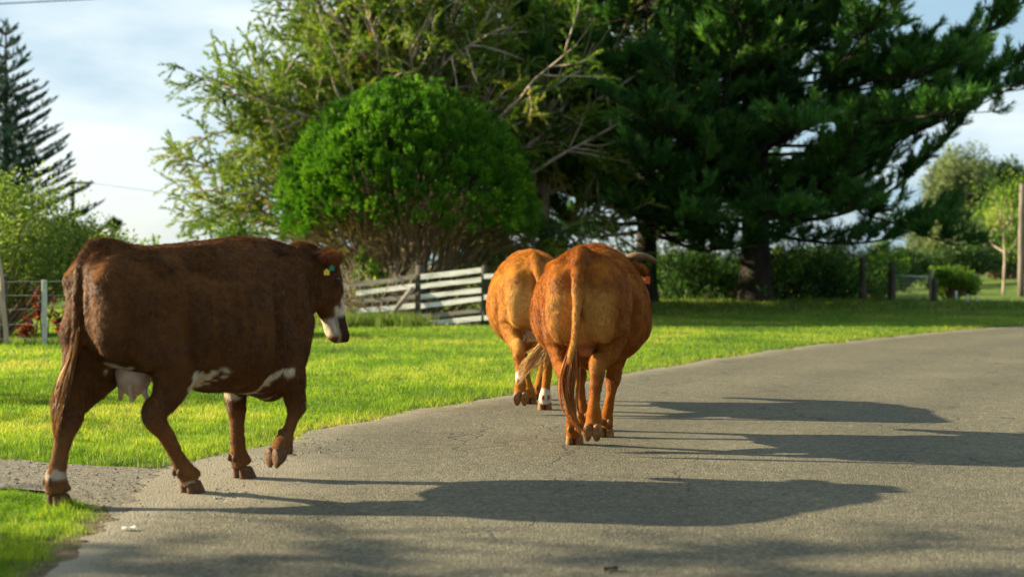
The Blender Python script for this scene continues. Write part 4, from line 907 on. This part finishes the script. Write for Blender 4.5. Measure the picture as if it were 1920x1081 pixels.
for i_, (x_, y_, rx_, rz_) in enumerate([(-1.5, 52, 2.2, 1.1), (1.8, 55, 2.4, 1.0), (5.6, 58, 2.4, 1.05), (9.2, 60, 2.4, 1.1), (12.8, 62, 2.2, 1.15), (-5.5, 50, 2.4, 1.2), (-9.5, 48, 2.4, 1.2), (-14, 50, 3.0, 1.2)]):
    bush('background_hedge', ['hedge section behind the dome conifer', 'hedge section behind the tan cow\'s side of the pines', 'hedge section seen left of the thick pine trunk', 'hedge section seen right of the thick pine trunk', 'hedge section behind the wire gate', 'hedge section behind the cypress trunk', 'hedge section behind the nearest cow\'s head', 'hedge section behind the nearest cow\'s back'][i_], (x_, y_, 0), (rx_, 1.0, rz_), 470 + i_ * 3, 3400, .20, 'hedge', 26, 2.0)
# --- right background
twn = [((15.4, 50.0), (1.2, .8, .65), 'bright', 5200, 'low bright leafy hedge behind the short white stakes', .12), ((17.0, 64), (1.7, 1.2, 1.05), 'hedge', 5200, 'dark green hedge mass left of the far lawn', .15), ((19.2, 70), (1.8, 1.2, 1.2), 'hedge', 5200, 'rounded dark hedge behind the thin pale tree', .16),
       ((22.6, 72), (2.4, 1.2, 1.15), 'hedge', 6400, 'dark hedge running out of the picture at right', .16), ((14.6, 58), (1.2, 1.0, .95), 'bright', 4200, 'yellow green bush behind the right gate post', .13), ((27, 78), (3, 1.4, 1.3), 'hedge', 5200, 'dark hedge beyond the utility pole', .18)]
for i_, (xy, rd_, mt, nl, lb, lf) in enumerate(twn):
    bush('hedge_shrub', lb, (*xy, float(terr(xy[0], xy[1])) - .05), rd_, 480 + i_, nl, lf, mt, 30, 2.0)
bush('round_tree', 'rounded grey green tree above the hedges at right', (26.0, 84, .3), (3.3, 2.6, 2.2), 500, 24000, .24, 'greygreen', 60, 3.0, h0=.2, cat='tree', stem_r=.07, part='crown', stem='trunk', upb=-.4)
bush('round_tree', 'tall yellow grey tree top rising behind the dark pine limbs at right', (30.2, 96, .3), (3.0, 2.6, 3.7), 503, 26000, .30, 'greygreen', 50, 2.6, h0=1.6, cat='tree', stem_r=.10, part='crown', stem='trunk')
bush('round_tree', 'dark bushy tree at the right edge beyond the utility pole', (34.2, 100, .3), (3.8, 2.6, 4.0), 505, 26000, .32, 'hedge', 50, 2.4, h0=.8, cat='tree', stem_r=.10, part='crown', stem='trunk')
bush('round_tree', 'green bushy tree between the grey green tree and the utility pole', (31.5, 90, .3), (2.6, 2.2, 2.6), 507, 20000, .28, 'olive', 40, 2.4, h0=.3, cat='tree', stem_r=.10, part='crown', stem='trunk')

def thin_tree():
    g_ = np.random.default_rng(520); b_ = (21.6, 62.5, float(terr(21.6, 62.5)) - .05); root = tree_root('thin_tree', 'slim young tree with a pale forked trunk beside the utility pole', 'tree', b_); tr_ = MB(); lv = Leaves(521)
    T_ = np.array([(0, 0, 0), (.02, 0, .9), (.05, 0, 1.7), (.0, 0, 2.6), (.02, 0, 3.6), (.1, 0, 4.4)]); tr_.tube(T_, [.075, .06, .055, .045, .03, .012], 8, sub=3)
    for z_, dx in ((1.7, .9), (1.9, -.7), (2.4, .6), (2.7, -.5), (3.0, .5), (3.2, -.4)):
        P_ = np.array([(.04, 0, z_), (dx * .5, g_.normal(0, .2), z_ + .5), (dx * .8, g_.normal(0, .3), z_ + 1.3)]); tr_.tube(P_, [.035, .025, .01], 6, sub=4)
        for _ in range(6): lv.leaves(P_[-1] + g_.normal(0, .22, (36, 3)) + g_.normal(0, .5, 3), .14, g_.uniform(.4, .9), 2.0)
    for _ in range(14): lv.leaves(np.array([.2, 0, 3.9]) + g_.normal(0, .22, (36, 3)) + g_.normal(0, .75, 3) * np.array([1, 1, .7]), .14, g_.uniform(.4, .9), 2.0)
    tr_.build('trunk', M['bark_pale'], root); lv.build('crown', M['bright'], root)
thin_tree()

# --- layered pine far left
def norfolk(base, seed):
    g_ = np.random.default_rng(seed); root = tree_root('layered_pine', 'tall blue green pine with tiered upswept branches at the left edge', 'tree', base); tr_ = MB(); lv = Leaves(seed + 1)
    T_ = bent((0, 0, -.2), (0, 0, 1), 12.0, 8, .006, (0, 0, .1), g_); tr_.tube(T_, np.linspace(.24, .03, len(T_)), 8, sub=2)
    z_ = 1.2
    while z_ < 11.7:
        L1 = .25 + (11.9 - z_) * .42 * g_.uniform(.85, 1.1); nb = 7 if z_ < 9 else 5; a0 = g_.uniform(0, 6.28)
        for j_ in range(nb):
            az = a0 + j_ * 2 * PI / nb + g_.normal(0, .12); Lb = L1 * g_.uniform(.8, 1.1); d = np.array([math.cos(az), math.sin(az), .12 + .02 * z_]); x_ = float(np.interp(z_, T_[:, 2], T_[:, 0]))
            B1 = bent((x_, 0, z_), d, Lb, 7, .03, (0, 0, .045), g_); tr_.tube(B1, np.linspace(.035, .010, 8), 5)
            n_ = max(6, int(Lb * 15)); ix = g_.uniform(.8, 6.99, n_); ii = ix.astype(int); P0 = B1[ii] + (B1[ii + 1] - B1[ii]) * (ix - ii)[:, None]; ax_ = norm(B1[-1] - B1[0])
            side = norm(np.cross(ax_, [0, 0, 1.])) ; D = norm(ax_ * .6 + side * g_.choice([-1, 1], (n_, 1)) * g_.uniform(.2, .9, (n_, 1)) + np.array([0, 0, .42]))
            lv.sprays(P0, D, .40, 20, .12, .055, .35, 0, .05, g_.uniform(.1, .8), .12)
        z_ += g_.uniform(.36, .50) * (1.15 if z_ > 9 else 1)
    lv.sprays(np.tile(T_[-1], (6, 1)), np.array([0, 0, 1.]) + g_.normal(0, .5, (6, 3)), .35, 14, .1, .05, .4, 0, 0, .4)
    tr_.build('trunk', M['bark_dark'], root); lv.build('crown', M['norfolk'], root)
norfolk((-22.1, 62, 0), 601)
wispy((-18.4, 60, 0), 611, 'low thin dark tree at the foot of the layered pine', 7, 1.5, name='scrub_tree', hz=4.0, mat='norfolk', scale=.6)

# --- red leaved plant by the wire fence
def red_plant(base, seed, label, stems, H_):
    g_ = np.random.default_rng(seed); root = tree_root('red_leaf_plant', label, 'plant', base, 'red leaved plants by the wire fence'); st = MB(); V = []; A = []
    for s_ in range(stems):
        h_ = H_ * g_.uniform(.45, 1.0); b_ = np.array([g_.normal(0, .10), g_.normal(0, .08), 0]); tp = b_ + np.array([g_.normal(0, .1), g_.normal(0, .08), h_]); st.tube(np.array([b_, (b_ + tp) / 2 + g_.normal(0, .02, 3), tp]), [.016, .013, .010], 6)
        for _ in range(13):
            f = g_.uniform(.45, 1); o_ = b_ + (tp - b_) * f; az = g_.uniform(0, 6.28); L_ = g_.uniform(.18, .36); wd_ = g_.uniform(.025, .045); up_ = g_.uniform(.4, 1.5)
            d = norm(np.array([math.cos(az), math.sin(az), up_])); sd_ = norm(np.cross(d, [0, 0, 1.])); n_ = 7; t_ = np.linspace(0, 1, n_)[:, None]; cen = o_ + d * t_ * L_ - np.array([0, 0, 1.]) * t_ ** 2 * L_ * .35
            w_ = sd_ * (np.sin(t_ ** .8 * PI) * wd_ + .004); k0 = sum(len(v_) for v_ in V); nrm = norm(np.cross(d, sd_))
            V.append(np.stack([cen - w_ + nrm * .008, cen, cen + w_ + nrm * .008], 1).reshape(-1, 3)); A.append(np.full(n_ * 3, g_.uniform(0, 1)))
    V = np.array(V); nl, m_, _ = V.shape; q = []
    for i_ in range(6):
        for j_ in range(2): q.append([i_ * 3 + j_, i_ * 3 + j_ + 1, i_ * 3 + 3 + j_ + 1, i_ * 3 + 3 + j_])
    q = (np.array(q)[None] + (np.arange(nl) * m_)[:, None, None]).reshape(-1, 4); make_obj('leaves', np_mesh('leaves', V.reshape(-1, 3), q, True, {'v': np.concatenate(A)}), M['red_leaf'], root); st.build('stem', M['bark_mid'], root)
red_plant((-7.83, 23.9, 0), 701, 'tallest red leaved plant, centred behind the wires left of the first post', 3, .92)
red_plant((-8.05, 23.8, 0), 702, 'lower red leaved clump nearest the leaning stake', 4, .5)
red_plant((-7.6, 24.1, 0), 703, 'low dark red clump directly behind the first pale post', 4, .55)

# --- hill with a lone tree far left
xh = np.linspace(-190, 10, 120); yh = np.linspace(220, 380, 60); XH, YH = np.meshgrid(xh, yh); hn = NZ(77, .02)
ZH = 10.4 * np.exp(-((XH + 94) / 17.5) ** 2 - ((YH - 300) / 30) ** 2) + 5.5 * np.exp(-((XH + 140) / 35) ** 2 - ((YH - 310) / 30) ** 2) - .6
ZH += hn(np.column_stack([XH.ravel(), YH.ravel(), 0 * XH.ravel()])).reshape(XH.shape) * .35
i = np.arange(59)[:, None] * 120; j = np.arange(119)[None]; q = np.stack([i + j, i + j + 1, i + 120 + j + 1, i + 120 + j], -1).reshape(-1, 4)
M['hill'] = noise_mat('hill', [(0.35, (0.03, 0.06, 0.02)), (0.5, (0.07, 0.11, 0.03)), (0.7, (0.12, 0.16, 0.05))], .22, 6, .95)
tag(make_obj('hill', np_mesh('hill', np.column_stack([XH.ravel(), YH.ravel(), ZH.ravel()]), q, True), M['hill']), kind='structure')
bush('round_tree', 'tiny lone tree on the skyline of the distant hill', (-84.0, 300, 8.3), (1.7, 1.6, 1.2), 801, 700, .7, 'hedge', 16, 1.6, h0=1.2, cat='tree', stem_r=.16, part='crown', stem='trunk')

# ------------------------------------------------------------------ fences, poles, gate
def plank_fence():
    Y0 = 31.6; root = empty('plank_fence', (-2.07, Y0, 0), R(-20)); tag(root, 'weathered white plank fence with dark posts below the dome conifer', 'fence')
    g_ = np.random.default_rng(5)
    def rail(x0, z0, x1, z1, h_, mat, dy, t_=.03):
        m_ = MB(); n_ = 9; rows = []
        for k in range(n_):
            f = k / (n_ - 1); x_ = x0 + (x1 - x0) * f; z_ = z0 + (z1 - z0) * f + .006 * math.sin(f * 5 + x0 * 9 + z0 * 7); hh = h_ * (1 + .05 * math.sin(f * 9 + z0 * 20)) / 2
            rows.append([(x_, dy - t_ / 2, z_ - hh), (x_, dy + t_ / 2, z_ - hh), (x_, dy + t_ / 2, z_ + hh), (x_, dy - t_ / 2, z_ + hh)])
        m_.rings(np.array(rows)); m_.build('rail', M[mat], root, False)
    S = 31.6 / 2667; Z = lambda y: 1.25 - (y - 505) * S; XW = lambda x: ((x - 960) * S + 2.07) / .94
    for yl, yr, h_, mt in ((519, 506, 10, 'white_plank'), (537, 523, 9, 'white_plank'), (556, 543, 9, 'white_plank'), (573, 559, 9, 'white_plank'), (593, 580, 8, 'grey_plank'), (607, 594, 9, 'white_plank')):
        rail(XW(790), Z(yl), XW(904), Z(yr), h_ * S, mt, -.02)
    for yl, yr, h_, mt in ((536, 519, 9, 'grey_plank'), (550, 536, 9, 'white_plank'), (566, 556, 8, 'grey_plank'), (585, 572, 10, 'white_plank')):
        rail(XW(640 if h_ == 9 and yl == 536 else 664), Z(yl), XW(779), Z(yr), h_ * S, mt, -.02)
    for yl, yr in ((518, 512), (556, 550), (594, 588)):
        rail(XW(909), Z(yl), XW(985), Z(yr), 9 * S, 'white_plank', -.02)
    def post(x, ytop, r_, sq=False):
        m_ = MB(); zt = Z(ytop); n_ = 6; P = np.array([(XW(x), .10, -.15 + (zt + .15) * k / 5) for k in range(6)]); P[1:-1, 0] += g_.normal(0, .006, 4)
        m_.tube(P, [r_ * 1.06, r_ * 1.04, r_, r_, r_ * .98, r_ * .95], 14); m_.build('post', M['wood_dark'], root)
    post(785, 497, .115); post(907, 497, .07); post(985, 500, .07)
    m_ = MB(); m_.tube(np.array([(XW(777), -.08, Z(538)), (XW(752), -.22, Z(575)), (XW(727), -.34, Z(610))]), [.05, .05, .055], 8); m_.build('brace', M['wood_grey'], root)
plank_fence()
g_ = np.random.default_rng(6)
for i_, (x_, s_, lb) in enumerate([(820, .11, 'squat stone just right of the thick fence post'), (842, .09, 'small stone under the middle of the right rails'), (862, .13, 'pale stone under the right rails'), (878, .12, 'larger pale stone near the thin fence post'), (893, .10, 'last stone before the thin fence post'), (722, .13, 'dark rock at the foot of the brace'), (776, .14, 'grey rock against the thick fence post')]):
    m_ = MB(); m_.ellipsoid((0, 0, s_ * .3), (s_, s_ * .7, s_ * .6), nu=14, nv=9); V = m_.V[0]; V += norm(V) * (NZ(60 + i_, 3.5)(V)[:, None] * s_ * .18)
    o = m_.build('stone', M['stone']); o.location = ((x_ - 960) * 31.3 / 2667, 31.3, .0); tag(o, lb, 'stone')

def wire_fence():
    Y0 = 23.2; S = Y0 / 2667; root = empty('wire_fence', ((109 - 960) * S, Y0, 0)); tag(root, 'wire fence on slim pale square posts at the left lawn edge', 'fence')
    x0 = (109 - 960) * S
    for px, w_ in ((-48, .07), (83, .07), (135, .07), (190, .07), (245, .07), (300, .07)):
        m_ = MB(); m_.box(((px - 960) * S - x0, 0, .50), (w_, w_, 1.16), bev=.008); m_.build('post', M['galv'], root, False)
    for y_ in (527, 553, 579, 607, 634):
        z_ = 1.25 - (y_ - 505) * S; m_ = MB(); xs_ = np.linspace((-80 - 960) * S - x0, (330 - 960) * S - x0, 40); m_.tube(np.column_stack([xs_, np.full(40, -.04), z_ - .008 * np.abs(np.sin(xs_ * 6))]), .0035, 5, cap=True); m_.build('wire', M['wire'], root)
    m_ = MB(); m_.tube(np.array([(x0 * 0 + (14 - 960) * S - x0, -.07, -.1), ((10 - 960) * S - x0, -.07, .6), ((3 - 960) * S - x0, -.07, 1.2), ((-8 - 960) * S - x0, -.07, 2.0)]), [.042, .04, .036, .03], 9, sub=4); V = m_.V[0]; V[:, 0] += .012 * np.sin(V[:, 2] * 7); m_.build('stake', M['bark_pale'], root)
    m_ = MB(); m_.tube(np.array([((1 - 960) * S - x0, .12, -.1), ((0 - 960) * S - x0, .12, 1.15)]), [.075, .07], 12); m_.build('corner_post', M['wood_dark'], root)
wire_fence()

def gate():
    S = 44.5 / 2667; root = empty('field_gate', ((1715 - 960) * S, 44.5, float(terr(12.6, 44.5)))); tag(root, 'wire mesh gate in a pale frame right of the dark posts', 'gate'); x0 = (1715 - 960) * S; z0 = float(terr(12.6, 44.5)); Z = lambda y: 1.25 - (y - 505) * S - z0; X_ = lambda x: (x - 960) * S - x0
    m_ = MB(); m_.tube([(X_(1678), 0, Z(516)), (X_(1700), 0, Z(517)), (X_(1742), 0, Z(519))], .022, 8); m_.build('top_bar', M['galv'], root)
    m_ = MB(); m_.tube([(X_(1680), 0, Z(578)), (X_(1742), 0, Z(578))], .022, 8); m_.build('bottom_bar', M['galv'], root)
    m_ = MB(); m_.box((X_(1746), 0, .45), (.11, .11, 1.05), bev=.01); m_.build('gate_post', M['wood_grey'], root, False)
    m_ = MB()
    for x_ in np.arange(1684, 1742, 5): m_.tube([(X_(x_), 0, Z(517)), (X_(x_), 0, Z(578))], .004, 4)
    for y_ in np.arange(524, 578, 7): m_.tube([(X_(1680), .009, Z(y_)), (X_(1742), .009, Z(y_))], .004, 4)
    m_.build('wire_mesh', M['wire'], root)
gate()
for px, yt, r_, lb in ((1617, 481, .10, 'tallest dark round post standing left of the gate'), (1672, 491, .12, 'thick dark post carrying the wire gate'), (1752, 522, .09, 'short dark post at the right side of the wire gate')):
    S = 44.2 / 2667; x_ = (px - 960) * S; z0 = float(terr(x_, 44.2)); m_ = MB(); zt = 1.25 - (yt - 505) * S - z0; m_.tube([(0, 0, -.1), (.01, 0, zt * .5), (0, 0, zt)], [r_ * 1.05, r_, r_ * .95], 12, sub=2); o = m_.build('gate_post', M['wood_dark']); o.location = (x_, 44.2, z0); tag(o, lb, 'post')
for px, yt, lb in ((1793, 545, 'tallest short white stake in front of the low hedge'), (1815, 552, 'middle white stake in front of the low hedge'), (1833, 557, 'rightmost white stake in front of the low hedge')):
    S = 45.0 / 2667; x_ = (px - 960) * S; z0 = float(terr(x_, 45)); m_ = MB(); zt = 1.25 - (yt - 505) * S - z0; m_.box((0, 0, zt / 2), (.07, .06, zt), bev=.008); o = m_.build('marker_stake', M['white_plank'], None, False); o.location = (x_, 45, z0); tag(o, lb, 'stake')

def pole(x_, y_, H_, r_, label, arm, mat, name='utility_pole'):
    z0 = float(terr(x_, y_)); root = empty(name, (x_, y_, z0)); tag(root, label, 'pole'); m_ = MB(); m_.tube([(0, 0, -.2), (0, 0, H_ * .5), (0.02, 0, H_)], [r_ * 1.15, r_, r_ * .8], 12, sub=2); m_.build('pole', M[mat], root)
    if arm:
        m_ = MB(); m_.box((arm[0], 0, H_ - .25), (arm[1], .10, .12), bev=.01); m_.build('crossarm', M[mat], root)
        for dx in (-.4, .0, .4):
            m_ = MB(); m_.tube([(arm[0] + dx * arm[1], 0, H_ - .19), (arm[0] + dx * arm[1], 0, H_ - .05)], [.035, .05], 8); m_.build('insulator', M['galv'], root)
pole(21.55, 60.2, 4.75, .125, 'grey wooden utility pole at the right edge beside the far lawn', None, 'pole_grey')
pole(-24.7, 80, 6.35, .13, 'distant utility pole with a crossarm beside the layered pine', (.45, 1.5), 'wood_dark')
def cable(label, A_, B_, sag, r_):
    t_ = np.linspace(0, 1, 30)[:, None]; P_ = np.array(A_) * (1 - t_) + np.array(B_) * t_; P_[:, 2] -= sag * 4 * (t_ * (1 - t_))[:, 0]; m_ = MB(); m_.tube(P_, r_, 5); tag(m_.build('power_cable', M['cable']), label, 'cable')
cable('twisted black cable crossing the sky at the top left corner', (-24, 30, 6.3), (2, 60, 14.0), .25, .018)
cable('thin cable running left from the grey utility pole behind the pines', (21.5, 60.1, 4.55), (-10, 110, 6.5), .35, .008)
cable('faint cable leaving the distant crossarm pole to the right', (-24.3, 79.9, 6.2), (-4, 92, 5.0), .4, .012)

# --- small litter on the road
S_ = lambda x, y: ((x - 960) / 2667 * 3334 / (y - 505), 3334 / (y - 505))
m_ = MB(); q_ = [(-.028, -.012, .006), (.0, -.02, .016), (.03, -.008, .01), (.026, .014, .018), (-.004, .018, .008), (-.03, .01, .014)]
m_.rings(np.array([[np.array(p_) - [0, 0, .003] for p_ in q_], [np.array(p_) + [0, 0, .003] for p_ in q_]])); o = m_.build('dry_leaf', M['red_leaf'], None, False); o.location = (*S_(1146, 1071), .0); tag(o, 'small curled brown leaf on the near asphalt', 'leaf')
m_ = MB(); m_.rings(np.array([[np.array(p_) * 1.1 - [0, 0, .003] for p_ in q_], [np.array(p_) * 1.1 + [0, 0, .003] for p_ in q_]])); o = m_.build('paper_scrap', M['white_plank'], None, False); o.location = (*S_(239, 995), .0); tag(o, 'tiny white scrap lying on the road by the near grass corner', 'scrap')

# --- trees outside the frame at left whose shade lies over the lawn and the near road
wispy((-14.5, 7.0, 0), 901, 'roadside tree standing out of the picture to the left, shading the near road', 22, 2.5, name='roadside_tree', hz=10.0, dens=.8)
wispy((-15.0, 16.0, 0), 911, 'roadside tree out of the picture at left, dappling the lawn', 9, 2.6, name='roadside_tree', hz=5.0, dens=.45)

# unseen trees added across the road, right of the frame, to cut sky fill
for i_, (x_, y_, r_) in enumerate([(15.5, 12.0, 3.6), (12.0, 2.5, 3.4), (11.0, -6.5, 3.6), (19.5, 21.0, 3.6)]):
    bush('roadside_tree', ['dark tree across the road, right of the frame beside the middle cow', 'dark tree across the road, level with the camera', 'dark tree across the road, behind the camera', 'dark tree across the road, right of the frame at the bend'][i_], (x_, y_, 0), (r_, r_, 3.4), 930 + i_, 5200, .42, 'hedge', 40, 1.8, h0=.3, cat='tree', stem_r=.12, part='crown', stem='trunk')
